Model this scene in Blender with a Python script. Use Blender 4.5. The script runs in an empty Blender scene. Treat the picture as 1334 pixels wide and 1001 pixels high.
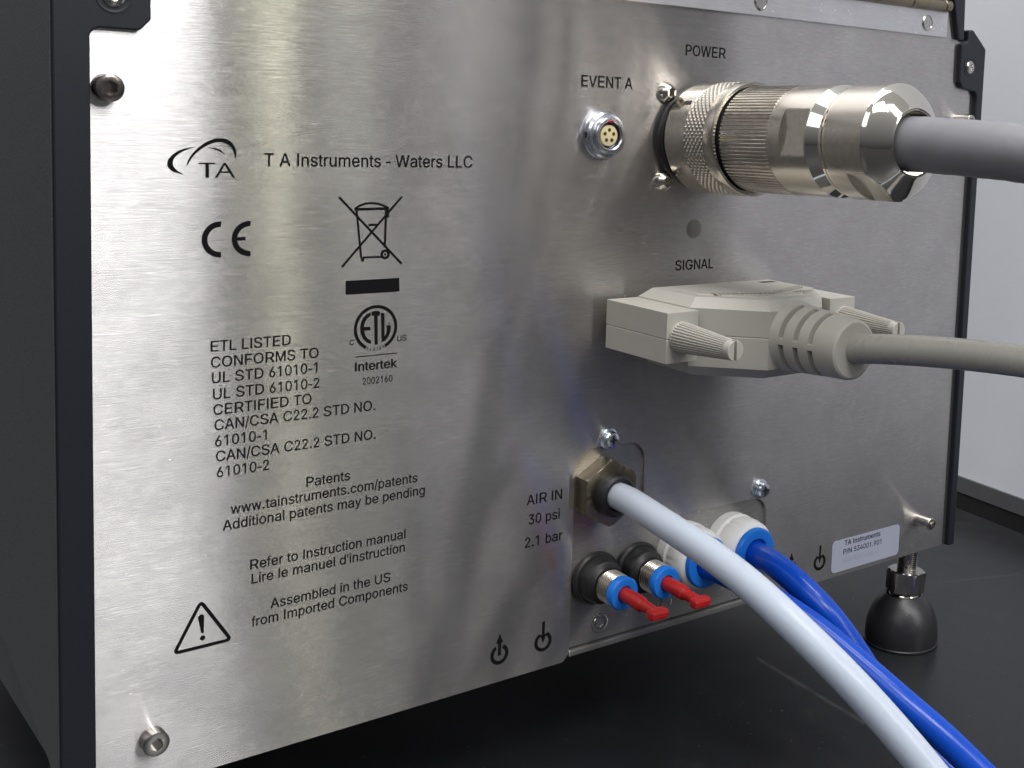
import bpy, bmesh, math, random
from mathutils import Vector, Matrix
import numpy as np
random.seed(7)
S = 0.0006                      # metres per plan unit: every number below is in plan units (about 0.6 mm)
sc = bpy.context.scene
PI = math.pi

# ------------------------------------------------------------------ camera
cam_d = bpy.data.cameras.new('camera'); cam = bpy.data.objects.new('camera', cam_d)
sc.collection.objects.link(cam); sc.camera = cam
cam_d.sensor_fit = 'HORIZONTAL'; cam_d.sensor_width = 36.0
cam_d.lens = 36.0 * 1628.635 / 1334.0
cam_d.shift_x = -273.61 / 1334.0
cam_d.shift_y = -175.83 / 1334.0
cam_d.clip_start = 0.01; cam_d.clip_end = 50.0
CR, CU, CB = ([0.75355, -0.655958, 0.043374], [0.036204, 0.107288, 0.993569], [-0.656393, -0.747134, 0.104595])
mw = Matrix(((CR[0], CU[0], CB[0], -297.350 * S), (CR[1], CU[1], CB[1], -397.336 * S), (CR[2], CU[2], CB[2], 76.085 * S), (0, 0, 0, 1)))
cam.matrix_world = mw

# ------------------------------------------------------------------ surroundings light: a plain indoor room, pale above, dim below
w = bpy.data.worlds.new("World"); sc.world = w; w.use_nodes = True
nt = w.node_tree; nt.nodes.clear()
wo = nt.nodes.new('ShaderNodeOutputWorld'); bg = nt.nodes.new('ShaderNodeBackground')
tc = nt.nodes.new('ShaderNodeTexCoord'); sp = nt.nodes.new('ShaderNodeSeparateXYZ'); rp = nt.nodes.new('ShaderNodeValToRGB')
nt.links.new(tc.outputs['Generated'], sp.inputs[0])
mr = nt.nodes.new('ShaderNodeMapRange'); mr.inputs[1].default_value = -1; mr.inputs[2].default_value = 1
nt.links.new(sp.outputs['Z'], mr.inputs[0]); nt.links.new(mr.outputs[0], rp.inputs[0])
el = rp.color_ramp.elements
el[0].position = 0.0; el[0].color = (.05, .05, .055, 1)
el[1].position = 1.0; el[1].color = (.52, .52, .53, 1)
for p_, c_ in ((.44, (.05, .05, .052, 1)), (.52, (.11, .11, .115, 1)), (.70, (.24, .24, .25, 1))):
    e_ = el.new(p_); e_.color = c_
nt.links.new(rp.outputs[0], bg.inputs[0]); bg.inputs[1].default_value = 1.0
nt.links.new(bg.outputs[0], wo.inputs[0])
sc.view_settings.view_transform = 'Standard'; sc.view_settings.look = 'None'
sc.view_settings.exposure = 0.0; sc.view_settings.gamma = 1.0
sc.cycles.use_denoising = True
sc.cycles.max_bounces = 8; sc.cycles.caustics_reflective = True; sc.cycles.blur_glossy = 0.6
sc.cycles.sample_clamp_indirect = 10.0
sc.cycles.denoiser = 'OPENIMAGEDENOISE'; sc.cycles.denoising_input_passes = 'RGB_ALBEDO_NORMAL'; sc.cycles.denoising_prefilter = 'ACCURATE'

def lamp(name, az, elev, dist, wx, wy, power, col, aim=(0, 0, 0)):
    """a rectangular lamp: az in degrees from straight in front of the panel towards the right, elev above the bench"""
    a, e = math.radians(az), math.radians(elev)
    loc = Vector((math.sin(a) * math.cos(e), -math.cos(a) * math.cos(e), math.sin(e))) * dist * S
    d = bpy.data.lights.new(name, 'AREA'); d.shape = 'RECTANGLE'; d.size = wx * S; d.size_y = wy * S
    d.energy = power; d.color = col
    o = bpy.data.objects.new(name, d); sc.collection.objects.link(o)
    o.location = loc
    o.rotation_euler = (Vector(aim) * S - loc).to_track_quat('-Z', 'Y').to_euler()
    return o
LAMPS = [
    # name, azimuth, elevation, distance, width, height, power, colour
    ('window_light', 12.6, 34, 3450, 580, 2200, 15.0, (.97, .98, 1.0)),
    ('window_light', 20.2, 22, 3260, 44, 1500, .65, (1.0, 1.0, .74)),
    ('window_light', 24.7, 27, 3420, 150, 1500, .75, (1.0, 1.0, .88)),
    ('window_light', 35.8, 38, 4000, 220, 800, 1.9, (1.0, .97, .95)),
    ('ceiling_and_fill_light', 10, 80, 3400, 2400, 1400, 30.0, (1.0, .98, .95)),
    ('ceiling_and_fill_light', -14, 52, 3600, 1300, 800, 15.0, (1.0, .98, .95)),
    ('ceiling_and_fill_light', -64, 38, 3600, 2000, 1500, 8.0, (1.0, .98, .98)),  # fill lamp added on the left to brighten the wall, no known source
    ('ceiling_and_fill_light', -166, 44, 4600, 2400, 1300, 64.0, (1.0, .99, .97)),
]
for L in LAMPS: lamp(*L)

# ------------------------------------------------------------------ helpers
def setp(o, label=None, cat=None, group=None, kind=None):
    if label: o['label'] = label
    if cat: o['category'] = cat
    if group: o['group'] = group
    if kind: o['kind'] = kind
WL = {}
def empty(name, loc, label, cat, group=None, rot=None):
    o = bpy.data.objects.new(name, None); sc.collection.objects.link(o)
    o.location = Vector(loc) * S; o.empty_display_size = 5 * S
    if rot: o.rotation_euler = rot
    setp(o, label, cat, group); WL[o.name] = Vector(loc); return o
def mesh(verts, faces, smooth=None, off=(0, 0, 0)):
    me = bpy.data.meshes.new('mesh')
    ox, oy, oz = off
    me.from_pydata([((v[0] - ox) * S, (v[1] - oy) * S, (v[2] - oz) * S) for v in verts], [], faces)
    bm = bmesh.new(); bm.from_mesh(me)
    bmesh.ops.recalc_face_normals(bm, faces=bm.faces); bm.to_mesh(me); bm.free()
    if smooth is not None:
        me.shade_smooth(); me.set_sharp_from_angle(angle=math.radians(smooth))
    return me
def obj(name, me, mat, parent=None, loc=(0, 0, 0), label=None, kind=None, cat=None, bevel=0, seg=2, rot=None):
    """loc is in plan coordinates of the scene; for a child it is turned into an offset from its parent"""
    o = bpy.data.objects.new(name, me); sc.collection.objects.link(o)
    if not me.materials: me.materials.append(mat)
    l = Vector(loc)
    if parent is not None:
        o.parent = parent; o.location = (l - WL[parent.name]) * S
    else: o.location = l * S
    if rot: o.rotation_euler = rot
    WL[o.name] = l; setp(o, label, cat, None, kind)
    if bevel:
        b = o.modifiers.new('bevel', 'BEVEL'); b.width = bevel * S; b.segments = seg; b.limit_method = 'ANGLE'; b.angle_limit = math.radians(40)
        b.harden_normals = False
    return o
def local(name, me, mat, parent, label=None, bevel=0, loc=(0, 0, 0), rot=None):
    """child whose mesh and loc are given in its parent's own frame"""
    o = bpy.data.objects.new(name, me); sc.collection.objects.link(o)
    if not me.materials: me.materials.append(mat)
    o.parent = parent; o.location = Vector(loc) * S
    if rot: o.rotation_euler = rot
    setp(o, label)
    if bevel:
        b = o.modifiers.new('bevel', 'BEVEL'); b.width = bevel * S; b.segments = 2; b.limit_method = 'ANGLE'; b.angle_limit = math.radians(40)
    return o
class MB:
    def __init__(s): s.v = []; s.f = []
    def add(s, v, f):
        n = len(s.v); s.v += [tuple(p) for p in v]; s.f += [tuple(i + n for i in q) for q in f]; return s
    def box(s, x0, x1, y0, y1, z0, z1):
        v = [(x, y, z) for x in (x0, x1) for y in (y0, y1) for z in (z0, z1)]
        return s.add(v, [(0, 1, 3, 2), (4, 6, 7, 5), (0, 4, 5, 1), (2, 3, 7, 6), (0, 2, 6, 4), (1, 5, 7, 3)])
    def prism(s, poly, y0, y1):
        """polygon in (x, z), extruded along y"""
        n = len(poly)
        v = [(p[0], y0, p[1]) for p in poly] + [(p[0], y1, p[1]) for p in poly]
        return s.add(v, [tuple(range(n)), tuple(range(2 * n - 1, n - 1, -1))] + [(i, (i + 1) % n, n + (i + 1) % n, n + i) for i in range(n)])
    def stroke(s, pts, wd, y0, y1, closed=False):
        """a line of even width laid in the (x, z) plane"""
        P = [Vector(p) for p in pts]; n = len(P); L = []; R = []
        for i in range(n):
            a = P[i - 1] if (i > 0 or closed) else None; b = P[(i + 1) % n] if (i < n - 1 or closed) else None
            d1 = (P[i] - a).normalized() if a is not None else None; d2 = (b - P[i]).normalized() if b is not None else None
            if d1 is None: d1 = d2
            if d2 is None: d2 = d1
            t = (d1 + d2).normalized(); nn = Vector((-t.y, t.x)); k = wd / 2 / max(.35, nn.dot(Vector((-d1.y, d1.x))))
            L.append(P[i] + nn * k); R.append(P[i] - nn * k)
        for i in range(n if closed else n - 1):
            j = (i + 1) % n
            s.prism([L[i], L[j], R[j], R[i]], y0, y1)
        return s
    def me(s, smooth=None, off=(0, 0, 0)): return mesh(s.v, s.f, smooth, off)
def lathe(prof, n=48, rf=None, cap=True):
    """turned part; prof is a list of (distance out from the panel, radius); axis along -y through the local origin"""
    v = []; f = []
    for h, r in prof:
        for k in range(n):
            a = 2 * PI * k / n; rr = rf(h, a, r) if rf else r
            v.append((rr * math.cos(a), -h, rr * math.sin(a)))
    m = len(prof)
    for i in range(m - 1):
        for k in range(n):
            j = (k + 1) % n; f.append((i * n + k, i * n + j, (i + 1) * n + j, (i + 1) * n + k))
    if cap:
        f.append(tuple(range(n))); f.append(tuple((m - 1) * n + k for k in reversed(range(n))))
    return v, f
def lathe_me(prof, n=48, rf=None, smooth=35, cap=True):
    v, f = lathe(prof, n, rf, cap); return mesh(v, f, smooth)
def vlathe_me(prof, n=48, smooth=35, rf=None):
    """turned part standing on the bench: prof is (height, radius)"""
    v, f = lathe(prof, n, rf); return mesh([(x, z, -y) for x, y, z in v], f, smooth)
def hexf(r):      # radius function of a hexagon with corners up and down, r = corner radius
    return lambda h, a, rr: min(rr, r * math.cos(PI / 6) / math.cos(((a - PI / 2 - PI / 6) % (PI / 3) - PI / 6) if False else (((a + 0.0) % (PI / 3)) - PI / 6 if False else ((a + PI / 6) % (PI / 3)) - PI / 6)))
def spline(pts, per=8):
    P = [Vector(p) for p in pts]; P = [P[0] * 2 - P[1]] + P + [P[-1] * 2 - P[-2]]; out = []
    for i in range(1, len(P) - 2):
        for k in range(per):
            t = k / per; a, b, c, d = P[i - 1], P[i], P[i + 1], P[i + 2]
            out.append(.5 * ((2 * b) + (c - a) * t + (2 * a - 5 * b + 4 * c - d) * t * t + (3 * b - a - 3 * c + d) * t ** 3))
    out.append(P[-2]); return out
def tube_me(pts, r, n=32, per=8, wob=0.0):
    Q = spline(pts, per); v = []; f = []
    for _ in range(per * 5):            # even out the bends: real hose has no kinks at its control points
        Q = [Q[0]] + [Q[1]] + [(Q[i - 1] + Q[i] * 2 + Q[i + 1]) / 4 for i in range(2, len(Q) - 2)] + [Q[-2], Q[-1]]
    t0 = (Q[1] - Q[0]).normalized(); up = Vector((0, 0, 1)); nx = t0.cross(up).normalized()
    for i, q in enumerate(Q):
        t = (Q[min(i + 1, len(Q) - 1)] - Q[max(i - 1, 0)]).normalized()
        nx = (nx - t * nx.dot(t)).normalized(); ny = t.cross(nx)
        for k in range(n):
            a = 2 * PI * k / n; rr = r * (1 + wob * math.sin(3 * a + i * .9) * math.sin(i * .37))
            v.append(q + nx * math.cos(a) * rr + ny * math.sin(a) * rr)
    for i in range(len(Q) - 1):
        for k in range(n):
            j = (k + 1) % n; f.append((i * n + k, i * n + j, (i + 1) * n + j, (i + 1) * n + k))
    f.append(tuple(range(n))); f.append(tuple((len(Q) - 1) * n + k for k in reversed(range(n))))
    return mesh(v, f, 60)
def arc(cx, cz, r, a0, a1, n=12, rz=None):
    return [(cx + r * math.cos(math.radians(a0 + (a1 - a0) * k / n)), cz + (rz or r) * math.sin(math.radians(a0 + (a1 - a0) * k / n))) for k in range(n + 1)]

# ------------------------------------------------------------------ materials
def mat(name, col, rough=.5, metal=0., spec=.5, coat=0., sub=0., trans=0., grain=0., gscale=400., bump=0., bscale=900., emit=None, ior=None, sss=3.0):
    m = bpy.data.materials.new(name); m.use_nodes = True; t = m.node_tree; b = t.nodes['Principled BSDF']
    b.inputs['Base Color'].default_value = (*col, 1); b.inputs['Roughness'].default_value = rough; b.inputs['Metallic'].default_value = metal
    b.inputs['Specular IOR Level'].default_value = spec; b.inputs['Coat Weight'].default_value = coat; b.inputs['Coat Roughness'].default_value = .08
    if ior: b.inputs['IOR'].default_value = ior
    if trans: b.inputs['Transmission Weight'].default_value = trans
    if sub:
        b.inputs['Subsurface Weight'].default_value = sub; b.inputs['Subsurface Radius'].default_value = (1, 1, 1); b.inputs['Subsurface Scale'].default_value = sss * S
    tcn = t.nodes.new('ShaderNodeTexCoord')
    if grain:
        n = t.nodes.new('ShaderNodeTexNoise'); n.inputs['Scale'].default_value = gscale; n.inputs['Detail'].default_value = 5
        t.links.new(tcn.outputs['Object'], n.inputs['Vector'])
        mx = t.nodes.new('ShaderNodeMix'); mx.data_type = 'RGBA'
        mx.inputs[6].default_value = (*[c * (1 - grain) for c in col], 1); mx.inputs[7].default_value = (*[min(1, c * (1 + grain)) for c in col], 1)
        t.links.new(n.outputs['Fac'], mx.inputs[0]); t.links.new(mx.outputs[2], b.inputs['Base Color'])
        mr_ = t.nodes.new('ShaderNodeMapRange'); mr_.inputs[3].default_value = max(0, rough - .08); mr_.inputs[4].default_value = min(1, rough + .08)
        t.links.new(n.outputs['Fac'], mr_.inputs[0]); t.links.new(mr_.outputs[0], b.inputs['Roughness'])
    if bump:
        n2 = t.nodes.new('ShaderNodeTexNoise'); n2.inputs['Scale'].default_value = bscale; n2.inputs['Detail'].default_value = 3
        t.links.new(tcn.outputs['Object'], n2.inputs['Vector'])
        bp = t.nodes.new('ShaderNodeBump'); bp.inputs['Strength'].default_value = bump; bp.inputs['Distance'].default_value = .3 * S
        t.links.new(n2.outputs['Fac'], bp.inputs['Height']); t.links.new(bp.outputs[0], b.inputs['Normal'])
    return m

def brushed(name, tint=(.56, .54, .53), rough=.175, aniso=.87, streak=1.0, wave=1.0):
    """stainless sheet brushed along x"""
    m = bpy.data.materials.new(name); m.use_nodes = True; t = m.node_tree; t.nodes.clear()
    out = t.nodes.new('ShaderNodeOutputMaterial'); tcn = t.nodes.new('ShaderNodeTexCoord')
    def noise(sx, sz, det=4, rough_=.6, off=0):
        mp = t.nodes.new('ShaderNodeMapping'); mp.inputs['Scale'].default_value = (sx / S, 1 / S, sz / S); mp.inputs['Location'].default_value = (off, off, off)
        n = t.nodes.new('ShaderNodeTexNoise'); n.inputs['Scale'].default_value = 1.0; n.inputs['Detail'].default_value = det; n.inputs['Roughness'].default_value = rough_
        t.links.new(tcn.outputs['Object'], mp.inputs[0]); t.links.new(mp.outputs[0], n.inputs['Vector']); return n
    fine = noise(.22, 4.6, 3, .7); med = noise(.05, 1.6, 4, .6, 3.1); big = noise(.009, .007, 1, .4, 7.7); blot = noise(.05, .05, 4, .6, 1.3)
    # colour: fine light and dark grain lines, faint handling blotches
    add = t.nodes.new('ShaderNodeMath'); add.operation = 'MULTIPLY_ADD'; add.inputs[1].default_value = .75
    t.links.new(fine.outputs['Fac'], add.inputs[0])
    mul = t.nodes.new('ShaderNodeMath'); mul.operation = 'MULTIPLY'; mul.inputs[1].default_value = .25
    t.links.new(med.outputs['Fac'], mul.inputs[0]); t.links.new(mul.outputs[0], add.inputs[2])
    cr = t.nodes.new('ShaderNodeMapRange'); cr.inputs[1].default_value = .3; cr.inputs[2].default_value = .7
    cr.inputs[3].default_value = 1 - .28 * streak; cr.inputs[4].default_value = 1 + .28 * streak
    t.links.new(add.outputs[0], cr.inputs[0])
    bl = t.nodes.new('ShaderNodeMapRange'); bl.inputs[1].default_value = .3; bl.inputs[2].default_value = .7; bl.inputs[3].default_value = .93; bl.inputs[4].default_value = 1.06
    t.links.new(blot.outputs['Fac'], bl.inputs[0])
    fl_ = noise(.16, 3.0, 1, .5, 11.0); fk = t.nodes.new('ShaderNodeMapRange'); fk.inputs[1].default_value = .62; fk.inputs[2].default_value = .74; fk.inputs[3].default_value = 0; fk.inputs[4].default_value = .38 * streak
    t.links.new(fl_.outputs['Fac'], fk.inputs[0])
    dt = noise(1.0, 1.0, 0, .5, 21.0); dk = t.nodes.new('ShaderNodeMapRange'); dk.inputs[1].default_value = .86; dk.inputs[2].default_value = .88; dk.inputs[3].default_value = 0; dk.inputs[4].default_value = .9
    t.links.new(dt.outputs['Fac'], dk.inputs[0])
    sm_ = t.nodes.new('ShaderNodeMath'); sm_.operation = 'ADD'; t.links.new(fk.outputs[0], sm_.inputs[0]); t.links.new(dk.outputs[0], sm_.inputs[1])
    sn_ = t.nodes.new('ShaderNodeMath'); sn_.operation = 'ADD'; t.links.new(cr.outputs[0], sn_.inputs[0]); t.links.new(sm_.outputs[0], sn_.inputs[1]); cr = sn_
    mm = t.nodes.new('ShaderNodeMath'); mm.operation = 'MULTIPLY'; t.links.new(cr.outputs[0], mm.inputs[0]); t.links.new(bl.outputs[0], mm.inputs[1])
    vm = t.nodes.new('ShaderNodeVectorMath'); vm.operation = 'SCALE'; vm.inputs[0].default_value = tint; t.links.new(mm.outputs[0], vm.inputs['Scale'])
    # relief: grain grooves plus the slight oil-canning of thin sheet
    hs = t.nodes.new('ShaderNodeMath'); hs.operation = 'MULTIPLY_ADD'; hs.inputs[1].default_value = .018 * streak
    gro = noise(.02, 4.0, 1, .5, 5.5); t.links.new(gro.outputs['Fac'], hs.inputs[0])
    hb = t.nodes.new('ShaderNodeMath'); hb.operation = 'MULTIPLY'; hb.inputs[1].default_value = .6 * wave
    t.links.new(big.outputs['Fac'], hb.inputs[0]); t.links.new(hb.outputs[0], hs.inputs[2])
    bp = t.nodes.new('ShaderNodeBump'); bp.inputs['Strength'].default_value = 1.0; bp.inputs['Distance'].default_value = S
    t.links.new(hs.outputs[0], bp.inputs['Height'])
    tg = t.nodes.new('ShaderNodeCombineXYZ'); tg.inputs[0].default_value = 1.0
    rg = t.nodes.new('ShaderNodeMapRange'); rg.inputs[1].default_value = .35; rg.inputs[2].default_value = .68; rg.inputs[3].default_value = rough * .95; rg.inputs[4].default_value = rough * 1.13
    smg = noise(.022, .03, 5, .62, 4.4); t.links.new(smg.outputs['Fac'], rg.inputs[0])
    g = t.nodes.new('ShaderNodeBsdfAnisotropic'); g.distribution = 'GGX'
    g.inputs['Roughness'].default_value = rough; g.inputs['Anisotropy'].default_value = aniso
    t.links.new(rg.outputs[0], g.inputs['Roughness'])
    t.links.new(vm.outputs[0], g.inputs['Color']); t.links.new(tg.outputs[0], g.inputs['Tangent']); t.links.new(bp.outputs[0], g.inputs['Normal'])
    g2 = t.nodes.new('ShaderNodeBsdfAnisotropic'); g2.inputs['Roughness'].default_value = .62; g2.inputs['Anisotropy'].default_value = .3
    t.links.new(vm.outputs[0], g2.inputs['Color']); t.links.new(tg.outputs[0], g2.inputs['Tangent']); t.links.new(bp.outputs[0], g2.inputs['Normal'])
    ms = t.nodes.new('ShaderNodeMixShader'); ms.inputs[0].default_value = .15
    t.links.new(g.outputs[0], ms.inputs[1]); t.links.new(g2.outputs[0], ms.inputs[2]); t.links.new(ms.outputs[0], out.inputs[0])
    return m
M = {}
M['plate'] = brushed('brushed_stainless', streak=.75)
M['subplate'] = brushed('satin_stainless', (.48, .465, .45), .34, .7, .6, .6)
M['plug'] = mat('dull_plug_steel', (.22, .215, .21), .5, .7, grain=.1, gscale=1 / (2 * S))
M['hinge'] = brushed('hinge_stainless', (.82, .81, .83), .45, .5, .3, .2)
M['ink'] = mat('black_ink', (.006, .006, .007), .75, spec=.12)
M['powder'] = mat('navy_black_powder_coat', (.008, .010, .017), .45, grain=.5, gscale=1 / (.35 * S), bump=.12, bscale=1 / (.3 * S))
M['side'] = mat('charcoal_side_paint', (.045, .050, .055), .5, grain=.12, gscale=1 / (3 * S), bump=.35, bscale=1 / (1.2 * S))
M['nickel'] = mat('nickel_satin', (.62, .585, .52), .22, 1, grain=.06, gscale=1 / (2 * S), bump=.05, bscale=1 / (.6 * S))
M['chrome'] = mat('polished_nickel', (.72, .69, .62), .07, 1)
M['steel'] = mat('screw_steel', (.55, .53, .50), .2, 1, grain=.1, gscale=1 / (1.5 * S))
M['darksteel'] = mat('dull_screw_steel', (.36, .325, .30), .18, 1, grain=.1, gscale=1 / (1.5 * S))
M['zinc'] = mat('zinc_blue', (.62, .68, .74), .22, 1, grain=.15, gscale=1 / (1.0 * S))
M['satin'] = mat('satin_chrome', (.62, .65, .72), .22, 1)
M['brass'] = mat('aged_brass_nut', (.27, .235, .17), .34, 1, grain=.2, gscale=1 / (3 * S))
M['gold'] = mat('gold_pin', (.75, .55, .2), .25, 1)
M['cream'] = mat('cream_insulator', (.72, .62, .38), .45)
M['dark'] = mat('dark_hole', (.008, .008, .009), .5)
M['greycable'] = mat('grey_cable_jacket', (.23, .23, .25), .38, grain=.08, gscale=1 / (8 * S), bump=.5, bscale=1 / (7 * S))
M['beige'] = mat('beige_plastic', (.41, .395, .355), .45, sub=.05, grain=.03, gscale=1 / (4 * S), bump=.15, bscale=1 / (1.0 * S))
M['beigecable'] = mat('beige_cable_jacket', (.32, .31, .28), .28, grain=.03, gscale=1 / (6 * S))
M['blackp'] = mat('black_plastic', (.014, .014, .015), .42, grain=.3, gscale=1 / (4 * S), bump=.2, bscale=1 / (2 * S))
M['whitep'] = mat('white_plastic', (.86, .86, .84), .4, sub=.15, grain=.03, gscale=1 / (6 * S))
M['bluep'] = mat('light_blue_plastic', (.012, .19, .72), .32, sub=.05)
M['bluet'] = mat('blue_tubing', (.003, .068, .50), .22, spec=.4, sub=.1, grain=.08, gscale=1 / (5 * S))
M['redp'] = mat('red_plastic', (.42, .012, .012), .38, sub=.05, grain=.08, gscale=1 / (3 * S))
M['whitet'] = mat('milky_tubing', (.45, .50, .58), .24, spec=.25, sub=1.0, sss=9.0, grain=.02, gscale=1 / (12 * S))
M['sticker'] = mat('sticker_paper', (.36, .38, .47), .3, grain=.03, gscale=1 / (9 * S))
M['faint'] = mat('faded_ink', (.33, .34, .42), .5)
M['rubber'] = mat('black_rubber', (.018, .018, .021), .36, grain=.2, gscale=1 / (2 * S), bump=.25, bscale=1 / (.8 * S))
M['red'] = mat('red_dot', (.35, .01, .02), .4)
M['wall'] = mat('blue_grey_wall_paint', (.72, .74, .80), .75, grain=.03, gscale=1 / (30 * S), bump=.25, bscale=1 / (6 * S))
M['strip'] = mat('grey_rubber_strip', (.085, .087, .095), .6, grain=.1, gscale=1 / (9 * S))
M['blackstrip'] = mat('black_rubber_strip', (.012, .012, .014), .45, grain=.3, gscale=1 / (6 * S))

# bench top: black resin with scuffs and a long pale scratch
def bench_mat():
    m = mat('black_bench_resin', (.018, .019, .022), .30, spec=.32, bump=.08, bscale=1 / (1.5 * S)); t = m.node_tree; b = t.nodes['Principled BSDF']
    g = t.nodes.new('ShaderNodeNewGeometry'); sep = t.nodes.new('ShaderNodeSeparateXYZ'); t.links.new(g.outputs['Position'], sep.inputs[0])
    def math_(op, a, bb, c=None):
        n = t.nodes.new('ShaderNodeMath'); n.operation = op
        for i, q in enumerate((a, bb, c)):
            if q is None: continue
            if isinstance(q, (int, float)): n.inputs[i].default_value = q
            else: t.links.new(q, n.inputs[i])
        return n.outputs[0]
    def line(x0, y0, x1, y1, wd):
        dx, dy = x1 - x0, y1 - y0; L = math.hypot(dx, dy); dx /= L; dy /= L
        X = math_('SUBTRACT', math_('DIVIDE', sep.outputs[0], S), x0); Y = math_('SUBTRACT', math_('DIVIDE', sep.outputs[1], S), y0)
        al = math_('MULTIPLY_ADD', X, dx, math_('MULTIPLY', Y, dy)); ac = math_('ABSOLUTE', math_('MULTIPLY_ADD', X, -dy, math_('MULTIPLY', Y, dx)), 0)
        k = math_('SUBTRACT', 1.0, math_('DIVIDE', ac, wd)); k = math_('MAXIMUM', k, 0.0)
        e = math_('MULTIPLY', math_('GREATER_THAN', al, 0.0), math_('LESS_THAN', al, L)); return math_('MULTIPLY', k, e)
    n = t.nodes.new('ShaderNodeTexNoise'); n.inputs['Scale'].default_value = 1 / (14 * S); n.inputs['Detail'].default_value = 7; n.inputs['Roughness'].default_value = .7
    n3 = t.nodes.new('ShaderNodeTexNoise'); n3.inputs['Scale'].default_value = 1 / (1.3 * S); n3.inputs['Detail'].default_value = 2
    sm = math_('MULTIPLY', math_('MAXIMUM', math_('SUBTRACT', n.outputs['Fac'], .56), 0.0), .05)
    dust = math_('MULTIPLY', math_('GREATER_THAN', n3.outputs['Fac'], .735), .09)
    ln = line(118.3, 36.2, 111.9, -43.5, 3.0); ln2 = line(250, 60, 330, 30, 1.2); ln3 = line(60, -60, 95, -130, .8)
    brk = math_('MAXIMUM', math_('MULTIPLY', math_('SUBTRACT', n.outputs['Fac'], .3), 3.0), 0.15)
    tot = math_('ADD', math_('ADD', sm, dust), math_('MULTIPLY', math_('MULTIPLY_ADD', math_('MULTIPLY', ln, ln), .055, math_('MULTIPLY', math_('ADD', ln2, ln3), .03)), brk))
    vm = t.nodes.new('ShaderNodeVectorMath'); vm.operation = 'ADD'; vm.inputs[0].default_value = (.014, .0148, .0175)
    cc = t.nodes.new('ShaderNodeCombineXYZ')
    for i in range(3): t.links.new(tot, cc.inputs[i])
    t.links.new(cc.outputs[0], vm.inputs[1]); t.links.new(vm.outputs[0], b.inputs['Base Color'])
    rr = math_('MULTIPLY_ADD', n.outputs['Fac'], .22, .22); t.links.new(rr, b.inputs['Roughness'])
    return m
M['bench'] = bench_mat()

# ------------------------------------------------------------------ the setting
TZ = -191.5
obj('table', MB().box(-1500, 560, -1600, 1600, TZ - 30, TZ).me(), M['bench'], kind='structure')
WR = (0, 0, math.radians(-6.95)); WL0 = (403.5, 140, TZ)      # the wall runs away behind the bench, slightly out of square with the panel
obj('wall', MB().box(.6, 30, -470, 1300, -30, 1700).me(), M['wall'], kind='structure', loc=WL0, rot=WR)
obj('wall_base_strip', MB().box(-.4, .5, -470, 1300, .1, 11.6).me(), M['blackstrip'], kind='structure', loc=WL0, rot=WR)
obj('wall_base_strip', MB().box(-1.2, .5, -470, 1300, 11.8, 23.6).me(), M['strip'], kind='structure', bevel=.5, loc=WL0, rot=WR)
for x, y, r_, lb in ((399.2, 88.5, 1.5, 'tiny bright metal bead on the bench by the wall strip, farther from the camera'), (398.6, 80.0, 1.6, 'tiny bright metal bead on the bench by the wall strip, nearer the right edge')):
    o = obj('metal_bead', lathe_me([(-r_, .02)] + [(-r_ * math.cos(a * PI / 10), r_ * math.sin(a * PI / 10)) for a in range(1, 10)] + [(r_, .02)], 20, None, 60), M['chrome'], None, (x, y, TZ + r_), lb, cat='bead'); o['group'] = 'metal beads by the wall'

# ------------------------------------------------------------------ the instrument
ins = empty('instrument', (0, 40, TZ), 'laboratory instrument with brushed steel rear panel, sockets and printed lettering, on the black bench', 'instrument')
R6 = 6.0
# rear panel, with the stepped cut-out at the bottom where the air fittings sit
cut = [(-20.5, -143.0 + 3)] + [(-20.5, -66)] + arc(-11.5, -66, 9, 180, 90, 8) + arc(6, -66, 8.6, 90, 0, 8) + [(14.6, -93)] + arc(77, -101.5, 8.5, 90, 0, 8) + [(85.5, -141.5)]
poly = [(-200, 137.4), (-200, -143), (-23.5, -143)] + cut + [(216.1, -141.5), (216.1, 110), (206, 118), (201.0, 118.5), (199.0, 137.4)]
obj('back_panel', MB().prism(poly, 0, 1.4).me(), M['plate'], ins)
back = [o for o in sc.objects if o.name == 'back_panel'][0]
obj('fitting_plate', MB().prism([(-24, -138.6), (88, -138.6), (88, -50), (-24, -50)], 1.5, 2.6).me(), M['subplate'], ins, bevel=.2)
lip = MB().box(-20.3, 85.3, .15, 14, -141.9, -139.3)
obj('bottom_flange', lip.me(), M['subplate'], ins, bevel=.5)
obj('chassis', MB().box(-202, 218.5, 2.7, 330, -139, 108).box(-202, 196, 2.7, 330, 108.2, 240).me(), M['side'], ins)
# black coated frame round the panel
H = 2.5
def fil(cx, cz, r, a0, a1): return arc(cx, cz, r, a0, a1, 5)
fl = [(-205.9, 240), (-205.9, -150), (-196.1, -150), (-196.1, 91.0)] + fil(-193.0, 91.0, 3.1, 180, 90) + [(-182.4, 94.1), (-179.2, 97.4), (-179.2, 118.4), (-196.1, 118.4), (-196.1, 240)]
obj('frame_rail', MB().prism(fl, -H, 12).me(), M['powder'], ins, bevel=.7)
frr = [(221.0, -141.8), (221.0, 116), (210, 124.8), (206.6, 124.5), (206.2, 118.6), (201.6, 117.4), (202.0, 98.6), (203.8, 95.6), (212.3, 94.6)] + fil(212.6, 91.0, 3.6, 90, 0) + [(216.2, 60), (216.2, -141.8)]
obj('frame_rail', MB().prism(frr, -H, 12).me(), M['powder'], ins, bevel=.7)
obj('frame_rail', MB().prism([(199.0, 119.0), (203.0, 119.4), (202.2, 139), (202.2, 150), (191.4, 150), (193.8, 138)], -2.5, 40).me(), M['powder'], ins, bevel=.5)
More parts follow.
